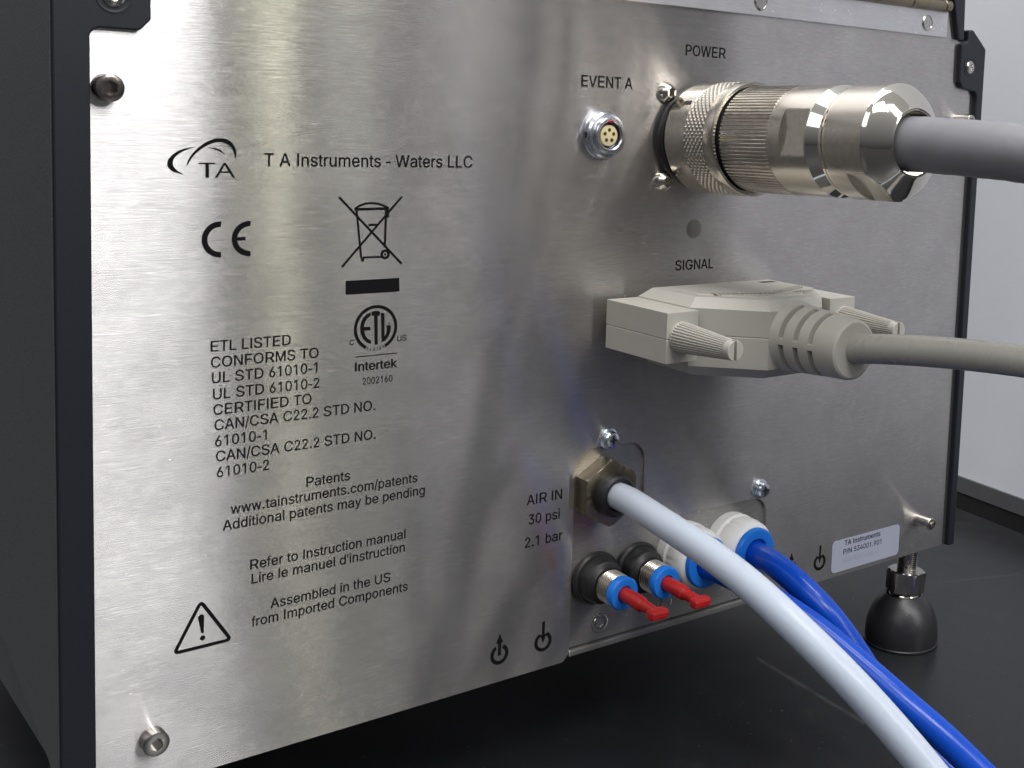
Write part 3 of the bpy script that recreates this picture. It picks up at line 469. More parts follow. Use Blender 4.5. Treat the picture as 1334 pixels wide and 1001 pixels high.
GLYPH = {' ':(188,[]),"'":(206,[[78,318,70,509,136,509,128,318]]),'-':(453,[[337,244,337,188,114,188,114,244]]),'.':(188,[[95,-4,83,-3,73,1,63,9,55,18,51,29,50,41,51,53,55,64,63,73,73,81,83,85,95,87,107,85,118,81,128,73,135,64,140,53,141,41,140,29,135,18,128,9,118,1,107,-3]]),'/':(249,[[235,533,71,-76,14,-76,178,533]]),'0':(453,[[227,-7,191,-3,158,7,130,24,105,48,85,77,69,113,57,155,50,202,48,254,50,306,57,353,69,395,85,431,106,461,130,484,159,502,191,512,227,516,262,512,295,502,323,484,348,461,368,431,384,395,396,353,403,306,405,254,403,202,396,155,384,113,368,77,348,48,323,24,295,7,263,-3],[227,50,250,52,271,60,290,74,306,92,320,116,330,144,338,176,342,213,344,254,342,295,338,332,330,365,320,393,306,416,290,435,271,449,250,457,227,460,203,457,182,449,163,435,147,416,134,393,123,365,115,332,111,295,109,254,111,213,115,176,123,144,134,116,147,92,163,74,182,60,203,52]]),'1':(453,[[276,509,276,0,212,0,212,448,209,448,86,358,86,427,198,509]]),'2':(453,[[64,0,64,47,234,229,252,248,268,266,282,282,294,298,303,312,311,327,316,341,319,356,320,371,319,389,315,405,308,419,298,431,287,441,273,449,258,455,241,458,224,460,205,458,188,454,172,447,159,438,148,427,139,413,132,398,128,381,127,362,66,362,68,391,75,418,86,442,102,464,121,482,143,496,168,507,196,513,225,516,254,513,281,507,306,497,328,482,346,465,361,445,372,423,379,398,381,372,380,354,377,336,371,318,363,299,351,280,336,259,317,235,294,209,267,180,153,60,153,57,389,57,389,0]]),'3':(453,[[218,-7,188,-5,159,1,133,10,108,22,88,38,70,57,57,79,48,104,44,132,109,132,112,115,118,100,126,87,137,76,150,66,165,59,182,54,200,51,219,50,239,51,258,55,275,61,291,69,304,80,315,93,323,108,328,125,329,145,328,163,323,180,316,196,306,211,292,223,275,234,254,241,229,246,201,248,157,248,157,299,288,448,288,452,70,452,70,509,372,509,372,461,211,278,211,289,247,290,279,286,308,276,333,262,354,244,371,222,383,198,391,173,393,145,390,116,383,90,370,66,354,45,333,27,309,12,281,2,251,-5]]),'4':(453,[[40,105,40,158,247,509,311,509,109,166,109,163,413,163,413,105],[282,0,282,121,282,146,282,318,343,318,343,0]]),'5':(453,[[221,-7,192,-5,165,1,140,11,118,25,99,41,83,60,71,82,63,105,60,130,122,130,125,115,130,102,138,89,148,78,160,68,173,60,188,54,204,51,221,50,241,51,259,56,276,64,291,75,304,89,314,104,322,122,326,141,328,162,326,183,321,203,314,221,303,237,290,251,275,262,257,270,238,275,218,277,201,276,184,273,167,268,152,262,139,255,128,246,67,253,96,509,366,509,366,452,151,452,134,301,136,301,148,311,162,318,178,325,194,330,212,333,229,334,252,332,274,328,294,321,313,311,330,299,345,285,358,269,370,251,379,231,386,210,390,187,391,163,388,132,381,102,369,76,352,52,332,32,309,15,282,3,253,-4]]),'6':(453,[[226,-7,196,-4,168,3,142,15,119,31,100,51,84,74,73,101,66,130,64,162,65,187,71,212,80,239,93,268,112,302,137,340,252,509,322,509,151,261,145,261,151,270,157,279,165,288,174,295,184,302,196,307,208,311,221,313,235,314,265,312,291,305,316,295,337,280,355,262,370,240,380,215,387,187,389,157,387,127,379,98,368,73,352,50,333,30,310,14,284,3,257,-4],[226,48,245,50,263,55,279,63,293,73,304,86,314,101,322,119,326,137,327,157,326,178,322,196,314,213,304,228,293,241,279,251,263,259,245,264,226,265,207,264,190,259,174,252,160,241,148,229,138,214,131,197,126,179,125,158,126,138,131,119,138,102,148,86,160,73,174,63,190,55,207,50]]),'9':(453,[[226,516,256,513,285,506,310,494,333,478,352,458,368,434,380,408,387,378,389,347,387,322,382,296,373,270,359,240,340,207,315,168,200,0,130,0,301,248,307,248,302,238,295,229,287,221,278,214,268,207,257,202,245,198,232,195,218,195,188,197,161,203,137,214,116,229,98,247,83,269,72,294,66,321,64,352,66,382,73,411,85,436,101,459,120,479,143,494,168,506,196,513],[226,460,207,459,190,454,174,446,160,435,148,423,138,407,131,390,127,372,125,352,127,331,131,313,138,295,148,280,160,268,174,257,190,250,207,245,226,243,245,245,263,249,279,257,293,267,305,280,314,295,322,312,326,330,327,350,326,371,322,390,314,407,305,422,293,435,279,446,263,454,245,459]]),'A':(480,[[16,0,201,509,276,509,463,0,395,0,287,302,280,323,272,346,264,372,255,402,244,438,232,478,245,478,233,437,222,402,213,371,204,345,197,322,191,302,85,0],[110,142,110,199,370,199,370,142]]),'C':(510,[[267,-7,225,-3,186,7,150,25,119,49,92,79,70,115,53,157,44,203,40,254,44,305,53,352,70,393,92,429,119,459,150,484,186,501,225,512,267,516,293,514,317,511,340,504,362,496,383,485,402,471,419,456,435,438,448,418,459,397,467,373,473,348,408,348,404,365,397,380,389,395,380,407,369,418,357,428,344,437,330,444,315,449,300,453,284,455,267,456,237,453,209,445,184,432,161,414,141,391,125,364,113,332,106,295,103,254,106,213,113,177,125,145,141,117,161,94,184,76,210,63,237,56,267,53,284,54,300,56,315,60,330,65,344,72,357,81,369,90,380,102,389,114,397,128,404,144,408,160,473,160,467,135,459,112,448,91,435,71,420,53,402,38,383,24,363,13,341,5,317,-2,293,-6]]),'D':(502,[[219,0,96,0,96,57,215,57,254,60,288,68,318,81,343,99,363,122,379,149,390,181,397,216,399,255,397,294,390,329,379,361,364,388,344,410,320,428,291,441,258,449,221,452,93,452,93,509,225,509,273,505,315,495,353,478,385,455,412,426,433,391,449,351,458,306,462,255,458,205,449,159,433,119,411,83,384,54,351,31,312,14,268,3],[125,509,125,0,60,0,60,509]]),'E':(419,[[60,0,60,509,372,509,372,452,125,452,125,286,355,286,355,229,125,229,125,57,375,57,375,0]]),'F':(410,[[60,0,60,509,369,509,369,452,125,452,125,278,346,278,346,221,125,221,125,0]]),'G':(520,[[269,-7,225,-3,185,7,149,25,118,49,91,79,69,116,53,157,43,203,40,254,43,305,53,352,69,393,91,429,117,459,149,484,184,501,223,512,265,516,291,514,316,510,340,504,363,494,384,483,403,469,421,453,436,436,449,416,460,395,468,373,474,349,408,349,402,365,395,379,387,393,378,406,368,417,356,427,344,436,330,443,315,448,300,453,283,455,265,456,236,453,209,445,183,432,160,414,141,392,125,364,113,332,106,295,103,254,106,213,113,177,125,145,141,117,161,95,184,76,210,63,238,56,269,53,296,55,322,61,345,71,365,85,382,102,396,123,407,147,413,173,415,202,434,199,283,199,283,256,478,256,478,200,475,160,466,124,451,91,431,62,406,38,377,19,344,5,308,-4]]),'I':(278,[[93,0,186,0,186,509,93,509]]),'L':(393,[[60,0,60,509,125,509,125,57,361,57,361,0]]),'M':(628,[[60,0,60,509,152,509,277,187,280,179,284,170,287,159,291,147,295,135,299,123,303,110,307,97,311,84,315,71,319,60,322,49,307,49,311,59,314,71,318,83,322,95,326,108,330,121,334,134,338,146,342,158,346,169,349,179,352,187,476,509,568,509,568,0,504,0,504,291,504,302,504,314,504,327,505,340,505,354,505,369,505,383,506,398,506,413,506,428,507,443,507,457,513,457,508,441,503,425,498,409,492,393,487,378,482,363,477,348,472,335,467,322,463,310,459,300,456,291,342,0,286,0,170,291,167,300,163,310,159,321,155,333,150,347,145,361,140,376,134,392,129,408,124,424,118,441,112,457,119,457,119,444,120,430,120,416,120,401,121,386,121,372,121,357,121,342,122,328,122,315,122,302,122,291,122,0]]),'N':(523,[[60,0,60,509,136,509,343,183,349,174,355,163,363,151,371,137,379,122,388,107,396,90,405,73,414,55,405,54,403,72,402,90,401,108,400,126,399,142,399,157,399,171,399,184,399,195,399,509,463,509,463,0,387,0,202,290,194,303,186,317,177,331,168,346,159,363,148,381,136,402,123,425,108,452,119,454,120,429,121,406,122,384,123,363,124,345,124,328,125,313,125,301,125,291,125,0]]),'O':(533,[[267,-7,225,-3,186,7,150,25,119,49,92,79,70,115,53,157,44,203,40,254,44,305,53,352,70,393,92,429,119,459,150,484,186,501,225,512,267,516,309,512,348,501,384,484,415,459,442,429,464,393,480,352,490,305,493,254,490,203,480,157,464,115,442,79,415,49,384,25,348,7,309,-3],[267,53,296,55,324,63,349,76,372,94,392,116,408,144,420,176,428,213,430,254,428,295,420,332,408,365,392,392,372,415,349,433,324,446,296,453,267,456,237,453,210,445,184,433,161,415,142,392,125,364,113,332,106,295,103,254,106,213,113,176,125,144,142,117,161,94,184,76,210,63,237,55]]),'P':(445,[[60,0,60,509,235,509,272,506,305,499,332,487,356,471,375,452,390,430,400,404,407,377,409,348,407,318,400,291,390,265,375,243,356,223,332,207,305,195,272,188,235,186,109,186,109,242,233,242,257,244,279,248,297,256,312,266,324,279,333,294,339,310,343,328,344,348,343,367,339,385,333,402,324,416,312,428,297,439,279,446,257,451,232,452,125,452,125,0]]),'R':(449,[[60,0,60,509,236,509,273,506,305,500,333,489,356,473,376,455,390,433,401,408,407,381,409,352,407,323,401,296,390,271,376,250,356,232,333,217,305,206,273,200,236,198,96,198,96,255,234,255,258,256,280,260,298,267,313,276,325,287,334,300,340,316,344,333,345,352,344,371,340,389,334,405,325,419,313,430,298,440,279,446,258,451,233,452,125,452,125,0],[353,0,230,229,303,229,428,0]]),'S':(447,[[224,-9,188,-7,156,-1,128,9,102,23,81,40,64,60,51,83,42,109,38,137,104,137,108,118,114,102,123,88,136,76,150,66,166,59,185,53,204,50,224,49,246,50,267,54,286,60,303,69,317,79,329,92,338,106,344,122,346,139,344,154,340,168,332,179,322,189,310,197,296,205,280,211,263,217,245,222,184,239,145,253,112,269,86,289,67,313,56,341,52,372,54,400,62,425,75,448,92,468,113,484,138,498,165,508,195,514,227,516,259,514,289,508,316,498,340,484,360,468,377,449,390,427,398,403,401,378,337,378,332,402,320,421,302,437,280,449,254,456,225,459,204,457,185,454,167,448,152,440,139,430,129,418,121,405,117,391,115,376,117,359,122,345,131,334,142,324,155,315,169,308,184,302,198,297,212,293,264,279,279,275,295,270,312,264,328,256,344,248,359,238,372,226,384,213,395,198,402,180,407,161,408,139,406,112,399,87,386,64,370,43,349,25,323,11,294,0,261,-7]]),'T':(449,[[32,452,32,509,417,509,417,452,257,452,257,0,193,0,193,452]]),'U':(517,[[259,-8,220,-6,186,2,154,15,126,33,103,55,85,80,71,108,63,140,60,173,60,509,124,509,124,178,126,155,132,133,141,113,153,95,169,80,187,68,208,59,232,53,259,52,285,53,309,59,331,68,349,80,364,95,377,113,385,133,391,155,393,178,393,509,457,509,457,173,454,140,446,108,433,80,414,55,391,33,363,15,332,2,297,-6]]),'V':(480,[[204,0,16,509,84,509,192,206,199,187,207,164,215,137,225,106,236,71,248,31,235,31,247,71,257,107,267,138,276,165,283,187,290,206,395,509,463,509,278,0]]),'W':(686,[[155,0,16,509,82,509,163,196,167,179,172,162,175,145,179,128,183,111,187,94,190,76,194,58,197,40,189,40,193,58,196,76,200,94,203,111,207,128,211,145,215,162,220,179,224,196,306,509,380,509,462,196,466,179,470,162,474,145,478,128,482,111,486,94,490,76,494,58,497,40,488,40,492,58,495,76,499,94,503,111,506,128,510,145,515,162,519,179,523,196,603,509,670,509,530,0,455,0,368,323,362,345,357,368,351,391,346,417,341,445,336,475,350,475,345,446,340,420,335,395,330,371,324,347,318,323,230,0]]),'a':(389,[[160,-9,137,-7,115,-3,94,5,76,15,60,29,48,45,38,63,32,84,30,108,32,128,36,146,43,161,53,174,64,184,78,193,92,200,108,206,125,211,143,214,161,217,178,220,200,223,218,225,234,227,247,229,257,231,265,235,271,240,274,246,276,255,276,257,275,272,272,285,267,297,260,307,251,315,240,322,227,327,212,330,196,331,178,330,163,327,149,322,137,316,127,309,118,301,110,292,104,283,100,274,41,291,51,313,64,331,79,346,95,358,114,368,133,375,153,380,173,383,194,384,208,384,223,382,239,379,255,375,271,369,286,360,300,350,312,336,322,320,330,301,335,278,337,251,337,0,277,0,277,52,272,52,267,43,260,34,252,25,242,16,229,8,215,1,199,-4,181,-7],[170,45,192,47,211,51,228,59,242,68,254,80,263,93,270,108,274,122,276,138,276,190,272,187,267,184,259,182,251,180,241,178,231,176,221,174,210,173,200,171,191,170,182,169,175,168,161,166,147,163,134,159,122,153,112,147,103,139,97,130,93,118,92,105,93,93,96,82,102,72,109,64,119,57,130,52,142,48,156,46]]),'b':(424,[[229,-8,208,-7,189,-3,172,4,159,12,147,21,138,31,130,41,123,50,118,59,112,59,112,0,53,0,53,509,114,509,114,319,118,319,123,327,130,336,137,346,147,355,158,364,171,373,188,379,207,383,229,384,259,382,287,374,313,361,335,342,354,320,370,293,381,261,388,227,390,189,388,151,381,116,370,84,355,57,336,34,313,16,288,3,260,-6],[220,47,242,49,262,55,279,66,294,80,306,97,316,117,323,139,327,163,328,189,327,215,323,239,316,261,307,281,295,298,280,311,262,322,243,328,220,330,198,328,178,322,161,312,147,299,134,282,125,263,118,241,114,216,113,189,114,162,118,138,125,115,135,95,147,78,162,65,179,55,198,49]]),'c':(396,[[207,-8,174,-5,144,3,117,16,93,35,72,58,56,85,44,116,37,150,34,187,37,225,44,260,56,291,72,318,93,341,117,360,144,374,174,382,207,384,226,384,243,381,260,377,276,371,291,364,305,356,318,346,330,335,340,322,349,308,356,293,362,277,303,262,300,272,295,281,290,289,284,297,278,304,270,311,261,316,252,321,242,325,231,328,220,329,207,330,184,328,163,321,145,310,130,296,118,278,108,258,102,236,98,212,96,187,98,163,102,139,108,117,118,97,130,80,145,66,163,55,184,49,207,46,220,47,232,49,243,52,253,55,262,60,271,66,279,73,285,80,292,89,297,98,301,107,304,117,363,102,357,86,350,70,341,56,331,43,319,32,306,21,292,12,277,5,261,-1,244,-5,226,-7]]),'d':(424,[[195,-8,165,-6,137,3,111,16,89,34,70,57,55,84,43,116,36,151,34,189,36,227,43,261,55,293,70,320,89,342,112,361,137,374,165,382,196,384,218,383,237,379,253,373,267,364,278,355,287,346,295,336,301,327,306,319,311,319,311,509,372,509,372,0,313,0,313,59,307,59,301,50,295,41,287,31,277,21,266,12,252,4,236,-3,217,-7],[205,47,226,49,246,55,263,65,278,78,290,95,299,115,306,138,310,162,312,189,310,216,306,241,300,263,290,282,278,299,263,312,246,322,227,328,205,330,182,328,162,322,145,311,130,298,118,281,108,261,102,239,98,215,96,189,98,163,102,139,109,117,118,97,130,80,145,66,162,55,182,49]]),'e':(404,[[212,-8,177,-5,145,3,117,16,92,35,72,58,56,85,44,116,37,150,34,187,36,224,44,258,55,290,71,317,91,340,115,359,142,373,172,382,205,384,226,383,246,380,266,374,285,366,303,355,319,341,334,324,347,305,357,282,365,256,370,227,371,194,371,169,75,169,75,221,338,221,310,202,308,226,304,248,298,269,288,286,277,301,263,314,246,323,227,328,205,330,183,328,164,323,146,313,131,301,119,286,109,270,102,251,97,231,96,211,96,178,98,151,102,127,110,106,121,88,135,73,151,61,169,53,190,48,212,46,227,47,241,49,254,53,265,58,276,65,285,73,294,82,300,93,306,105,365,91,358,72,348,55,335,39,320,26,302,14,283,4,261,-3,237,-7]]),'f':(254,[[81,0,81,432,82,452,87,470,96,486,107,499,120,510,135,519,152,525,169,529,187,530,201,530,212,529,222,527,231,525,238,523,243,521,227,468,224,470,220,471,215,472,209,473,202,474,195,474,178,472,164,468,154,460,147,449,143,435,142,419,142,0],[228,379,228,327,6,327,6,379]]),'g':(425,[[207,-151,180,-149,156,-146,134,-140,114,-132,97,-122,82,-110,70,-97,59,-84,51,-69,101,-41,107,-49,114,-57,122,-66,131,-74,142,-82,154,-88,169,-93,187,-96,207,-97,236,-95,261,-87,282,-75,298,-58,308,-34,311,-6,311,68,306,68,301,60,294,51,287,41,277,32,266,23,252,16,236,10,217,6,195,5,165,7,138,14,113,27,90,43,71,65,55,90,43,120,36,154,34,191,36,229,43,263,55,293,71,320,90,342,112,361,138,374,166,382,196,384,218,383,237,379,253,373,267,365,279,356,288,346,296,336,302,327,308,319,313,319,313,379,372,379,372,-9,370,-40,363,-67,350,-90,334,-109,314,-124,291,-136,265,-144,237,-149],[205,59,227,61,246,66,264,75,278,87,290,103,300,121,307,142,311,166,312,193,311,219,307,242,300,264,291,283,279,299,264,312,247,322,227,328,205,330,182,328,163,322,145,312,130,298,118,282,109,262,102,241,98,218,96,193,98,167,102,144,109,123,118,104,131,88,145,76,163,66,183,61]]),'h':(410,[[114,227,114,0,53,0,53,509,114,509,114,287,102,287,116,319,132,344,152,362,175,374,200,382,227,384,252,383,275,377,295,369,313,356,328,340,341,321,350,298,355,271,357,240,357,0,296,0,296,235,293,263,286,286,273,304,256,318,235,326,210,329,192,328,176,324,161,317,147,308,136,297,126,283,119,266,115,248]]),'i':(167,[[53,0,53,379,114,379,114,0],[84,443,73,444,63,448,54,455,47,463,43,472,41,483,43,494,47,504,54,512,63,518,73,522,84,524,95,522,105,518,114,512,121,504,125,494,126,483,125,472,121,463,114,455,105,448,95,444]]),'k':(381,[[53,0,53,509,114,509,114,0],[294,0,148,186,191,229,372,0],[110,137,110,212,121,212,284,379,360,379,184,199,177,199]]),'l':(222,[[66,0,152,0,152,509,66,509]]),'m':(610,[[53,0,53,379,112,379,112,295,108,295,114,314,122,331,132,346,144,358,158,368,172,376,187,382,203,385,219,386,245,383,268,375,287,361,303,342,314,320,321,295,312,295,318,312,326,329,337,343,350,356,364,366,381,375,398,381,417,385,437,386,458,385,478,380,497,372,514,361,529,346,541,328,550,307,555,283,557,255,557,0,496,0,496,254,493,279,485,298,473,313,456,323,438,329,419,330,402,329,387,326,374,320,363,312,353,302,345,290,340,277,336,263,335,247,335,0,274,0,274,260,272,280,265,297,253,311,238,322,220,328,199,330,185,329,171,326,158,320,145,312,135,302,126,289,119,274,115,257,114,238,114,0]]),'n':(410,[[114,227,114,0,53,0,53,379,112,379,112,287,102,287,116,319,132,344,152,362,175,374,200,382,227,384,252,383,275,377,295,369,313,356,328,340,341,321,350,298,355,271,357,240,357,0,296,0,296,235,293,263,286,286,273,304,256,318,235,326,210,329,192,328,176,324,161,317,147,308,136,297,126,283,119,266,115,248]]),'o':(415,[[207,-8,174,-5,144,3,117,16,93,35,72,58,56,85,44,116,37,150,34,187,37,225,44,260,56,291,72,318,93,341,117,360,144,374,174,382,207,384,241,382,271,374,299,360,323,341,343,318,359,291,371,260,379,225,381,187,379,150,371,116,359,85,343,58,323,35,299,16,271,3,241,-5],[207,46,231,49,252,55,270,66,285,80,298,97,307,117,314,139,318,163,319,187,318,212,314,236,307,258,298,278,285,296,270,310,252,321,231,328,207,330,184,328,163,321,145,310,130,296,118,278,108,258,102,236,98,212,96,187,98,163,102,139,108,117,118,97,130,80,145,66,163,55,184,49]]),'p':(424,[[53,-143,53,379,112,379,112,319,118,319,123,327,130,336,137,346,147,355,158,364,171,373,188,379,207,383,229,384,259,382,287,374,313,361,335,342,354,320,370,293,381,261,388,227,390,189,388,151,381,116,370,84,355,57,336,34,313,16,288,3,260,-6,229,-8,208,-7,189,-3,173,4,159,12,147,21,138,31,130,41,124,50,118,59,114,59,114,-143],[220,47,242,49,262,55,279,66,294,80,306,97,316,117,323,139,327,163,328,189,327,215,323,239,316,261,307,281,295,298,280,311,262,322,243,328,220,330,198,328,178,322,161,312,147,299,134,282,125,263,118,241,114,216,113,189,114,162,118,138,125,115,135,95,147,78,162,65,179,55,198,49]]),'r':(259,[[53,0,53,379,112,379,112,321,115,321,124,339,137,354,152,367,171,377,191,383,213,385,218,385,223,385,229,384,235,384,240,384,243,384,243,322,241,323,236,324,230,324,223,325,215,326,207,326,190,324,174,321,159,315,146,306,135,296,126,284,119,269,115,254,114,237,114,0]]),'s':(365,[[182,-8,157,-7,133,-3,112,3,93,12,76,24,62,38,50,54,41,73,36,94,94,107,101,87,111,72,124,60,141,52,160,47,181,45,206,47,227,53,244,62,258,74,265,88,268,103,266,115,262,126,254,136,243,144,229,150,212,155,149,170,118,180,92,192,72,208,58,227,50,249,47,274,49,295,55,314,65,332,79,347,95,360,115,370,137,378,161,383,187,384,212,383,234,379,254,372,271,363,286,352,299,339,309,324,318,308,324,290,268,277,262,291,254,304,243,316,228,325,210,331,187,333,166,331,147,326,131,317,119,305,111,292,109,277,110,264,115,253,124,243,136,235,152,229,172,223,229,209,261,200,287,187,306,171,320,153,328,131,331,107,329,85,323,65,312,47,298,31,281,18,260,6,236,-2,210,-7]]),'t':(227,[[65,471,126,471,126,98,127,83,130,70,136,61,144,55,156,51,170,50,175,50,180,50,185,51,191,52,197,53,202,54,213,2,207,0,200,-2,192,-3,184,-3,176,-4,168,-4,138,-1,113,7,92,21,77,41,68,64,65,93],[204,379,204,327,6,327,6,379]]),'u':(410,[[182,-5,158,-3,135,2,115,11,97,23,82,39,69,59,60,82,54,109,53,139,53,379,114,379,114,144,116,117,124,94,137,75,154,61,175,53,200,50,218,51,234,55,249,62,263,71,274,83,283,97,290,113,295,132,296,153,296,379,357,379,357,0,298,0,298,92,307,92,294,60,277,35,257,17,234,5,209,-3]]),'w':(567,[[138,0,23,379,87,379,133,214,140,190,147,164,154,137,161,107,168,75,175,41,165,41,172,74,179,105,186,135,192,163,199,189,206,214,252,379,316,379,362,214,368,189,375,163,382,136,388,106,395,75,402,41,391,41,399,75,406,106,413,135,420,163,427,189,434,214,480,379,545,379,429,0,368,0,319,172,314,189,309,207,305,225,300,243,295,262,291,280,286,299,281,318,277,338,291,338,286,319,281,299,277,280,272,262,267,243,263,225,258,207,253,189,248,172,199,0]]),'y':(389,[[47,-139,61,-86,71,-87,83,-89,94,-90,104,-89,113,-86,122,-81,130,-74,138,-64,145,-51,151,-36,163,-1,17,379,84,379,165,155,173,132,180,109,187,87,193,64,199,42,206,21,184,21,190,42,196,64,202,87,209,110,216,132,224,155,305,379,371,379,204,-58,196,-77,187,-93,177,-107,165,-119,153,-128,139,-136,125,-141,109,-144,91,-145,82,-145,73,-144,65,-143,57,-142,52,-140]])}
_p = GLYPH['P'][1][0]; _pp = [(_p[i], _p[i + 1]) for i in range(0, len(_p), 2)]; _k = max(i for i, q in enumerate(_pp) if q[1] == _pp[[j for j in range(2, len(_pp)) if _pp[j][0] > 200][0] - 0][1]) if False else None
_bow = [q for q in _pp]; _cut = [i for i in range(len(_pp)) if _pp[i][0] < 110 and 150 < _pp[i][1] < 300]
_o = _pp[:_cut[0]] + [(125, _pp[_cut[0]][1]), (125, 0)]; _i = [(125, _pp[_cut[-1]][1])] + [q for q in _pp[_cut[-1] + 1:] if q[1] > 10]
GLYPH['P'] = (GLYPH['P'][0], [[c_ for q in _o for c_ in q], [c_ for q in _i for c_ in q]])
GLYPH['R'] = (449, GLYPH['P'][1] + [GLYPH['R'][1][1]]); GLYPH['-'] = (333, [[38, 165, 295, 165, 295, 224, 38, 224]])
ADV = dict(zip("ABCDEFGHIJKLMNOPQRSTUVWXYZabcdefghijklmnopqrstuvwxyz", (667,667,722,722,667,611,778,722,278,500,667,556,833,722,778,667,778,722,667,611,722,667,944,667,667,611,556,556,500,556,556,278,556,556,222,222,500,222,833,556,556,556,556,333,500,278,556,500,722,500,500,500)))
ADV.update({ch: 556 for ch in '0123456789'}); ADV.update({' ': 278, '.': 278, '/': 278, "'": 191, '-': 333})
from mathutils.geometry import tessellate_polygon
_gc = {}
def glyph(ch):
    if ch not in _gc:
        a, loops = GLYPH[ch]; k = ADV[ch] / a
        L = [[Vector((q[i] * k / 1000, q[i + 1] / 509, 0)) for i in range(0, len(q), 2)] for q in loops]
        def inside(p, poly):
            c = False
            for i in range(len(poly)):
                a_, b_ = poly[i], poly[i - 1]
                if (a_.y > p.y) != (b_.y > p.y) and p.x < (b_.x - a_.x) * (p.y - a_.y) / (b_.y - a_.y) + a_.x: c = not c
            return c
        ins_ = lambda l, m_: all(inside(p, m_) for p in l)
        outer = [l for l in L if not any(ins_(l, m_) for m_ in L if m_ is not l)]; V = []; F_ = []
        for o_ in outer:
            holes = [l for l in L if l is not o_ and ins_(l, o_)]; grp = [o_] + holes; n0 = len(V)
            V += [Vector((p.x, p.y, .002 * outer.index(o_))) for l in grp for p in l]; F_ += [tuple(n0 + i for i in t_) for t_ in tessellate_polygon(grp)]
        _gc[ch] = (V, F_, ADV[ch] / 1000)
    return _gc[ch]
def text_me(s, width=None, cap=None, off=0.):
    V = []; F_ = []; x = 0
    for ch in s:
        v, f, a = glyph(ch)
        for q_, dx in enumerate((0, .012 + off * .5, .024 + off)):
            n0 = len(V); V += [(p.x + x + dx, -.004 * q_ - p.z, p.y + (.016, -.012, .0)[q_]) for p in v]; F_ += [tuple(n0 + i for i in t_) for t_ in f]
        x += a
    x0 = min(p[0] for p in V); x1 = max(p[0] for p in V); k = width / (x1 - x0)
    return mesh([((p[0] - x0) * k, p[1], p[2] * cap) for p in V], F_)
def printed(name, me, x, z, m='ink', y=YT, parent=None):
    o = obj(name, me, M[m], parent or back, (x, y, z)); return o
for s, x0, x1, z, cap, off in D['TEXT']:
    printed('printed_lettering', text_me(s, x1 - x0, cap, off=off), x0, z)
def flat(name, mb, parent=None, m='ink'): return obj(name, mb.me(), M[m], parent or back)
y0, y1 = -.05, .02
# company mark: swooshes and letters
lg = MB()
def fillpoly(mb, pts, hole=None):
    me_ = bmesh.new(); vs = [me_.verts.new((p[0], y0, p[1])) for p in pts]; es = [me_.edges.new((vs[i], vs[(i + 1) % len(vs)])) for i in range(len(vs))]
    if hole:
        hv = [me_.verts.new((p[0], y0, p[1])) for p in hole]; es += [me_.edges.new((hv[i], hv[(i + 1) % len(hv)])) for i in range(len(hv))]
    bmesh.ops.triangle_fill(me_, use_beauty=True, edges=es); me_.verts.index_update()
    mb.add([tuple(q.co) for q in me_.verts], [tuple(q.index for q in f_.verts) for f_ in me_.faces]); me_.free()
def smoothp(pts): 
    return [(q.x, q.y) for q in spline([(a, b, 0) for a, b in pts], 4)]
for i, L in enumerate(D['LOGO']):
    if i < 2:
        k = 7 if i == 0 else 11
        fillpoly(lg, smoothp(L[:k + 1]) + smoothp(L[k + 1:]))
    elif i == 4: fillpoly(lg, L, D['LOGOHOLE'])
    else: fillpoly(lg, L)
flat('company_mark', lg)
# CE mark
ce = MB(); c = D['CE']
def ringarc(mb, cx, cz, ro, ri, a0, a1, n=28):
    O = arc(cx, cz, ro, a0, a1, n); I = arc(cx, cz, ri, a0, a1, n)
    for k in range(n): mb.prism([O[k], O[k + 1], I[k + 1], I[k]], y0, y1)
for (l, i_, t_) in ((c['Cl'], c['Ci'], c['Ct']), (c['El'], c['Ei'], c['Et'])):
    ro = 5.68; ringarc(ce, l[0] + ro, 31.15, ro, ro - 1.74, 87, 273)
ce.prism([(c['Ei'][0] - .2, 31.7), (c['B1'][0], 31.7), (c['B1'][0], 30.6), (c['Ei'][0] - .2, 30.6)], y0 + .01, y1)
flat('ce_mark', ce)
# crossed-out bin
bn = MB()
for i, L in enumerate(D['BIN']): bn.stroke(L, (.8, .8, .75, .8, .7, .9, .75, .9, .8, 1.1)[i], y0 - .002 * i, y1)
ringarc(bn, D['WHEEL'][0], D['WHEEL'][1], 1.75, .8, 0, 360, 24); bn.prism(arc(D['WHEEL'][0], D['WHEEL'][1], .42, 0, 360, 12)[:-1], y0, y1)
flat('crossed_out_bin_symbol', bn)
b_ = D['BAR']; flat('black_bar', MB().prism([(b_[0][0], 15.77), (b_[1][0], 15.77), (b_[2][0] + .1, 11.0), (b_[0][0] + .05, 11.0)], y0, y1))
# certification mark: ring with gap for the curved word, letters
e = D['ETL']; cx, cz = -105.4, -1.2; ro = 8.0; etl = MB()
ringarc(etl, cx, cz, ro, ro - 1.12, -62, 242, 60)
for i, L in enumerate(D['ETLG']): fillpoly(etl, L)
etl.stroke([(e['u1'][0], -10.7), (e['u2'][0], -10.7)], .32, y0, y1)
flat('certification_mark', etl)
for k, ch in enumerate('LISTED'):
    a = math.radians(-112 + 8.9 * k)
    me_ = text_me(ch, .72 if ch != 'I' else .2, 1.0)
    o = printed('printed_lettering', me_, cx + (ro - .05) * math.cos(a) - .30, cz + (ro - .05) * math.sin(a), y=-.06)
    o.rotation_euler = (0, -(a + PI / 2), 0)
printed('printed_lettering', text_me('CM', .9, .42), -101.0, -.35)
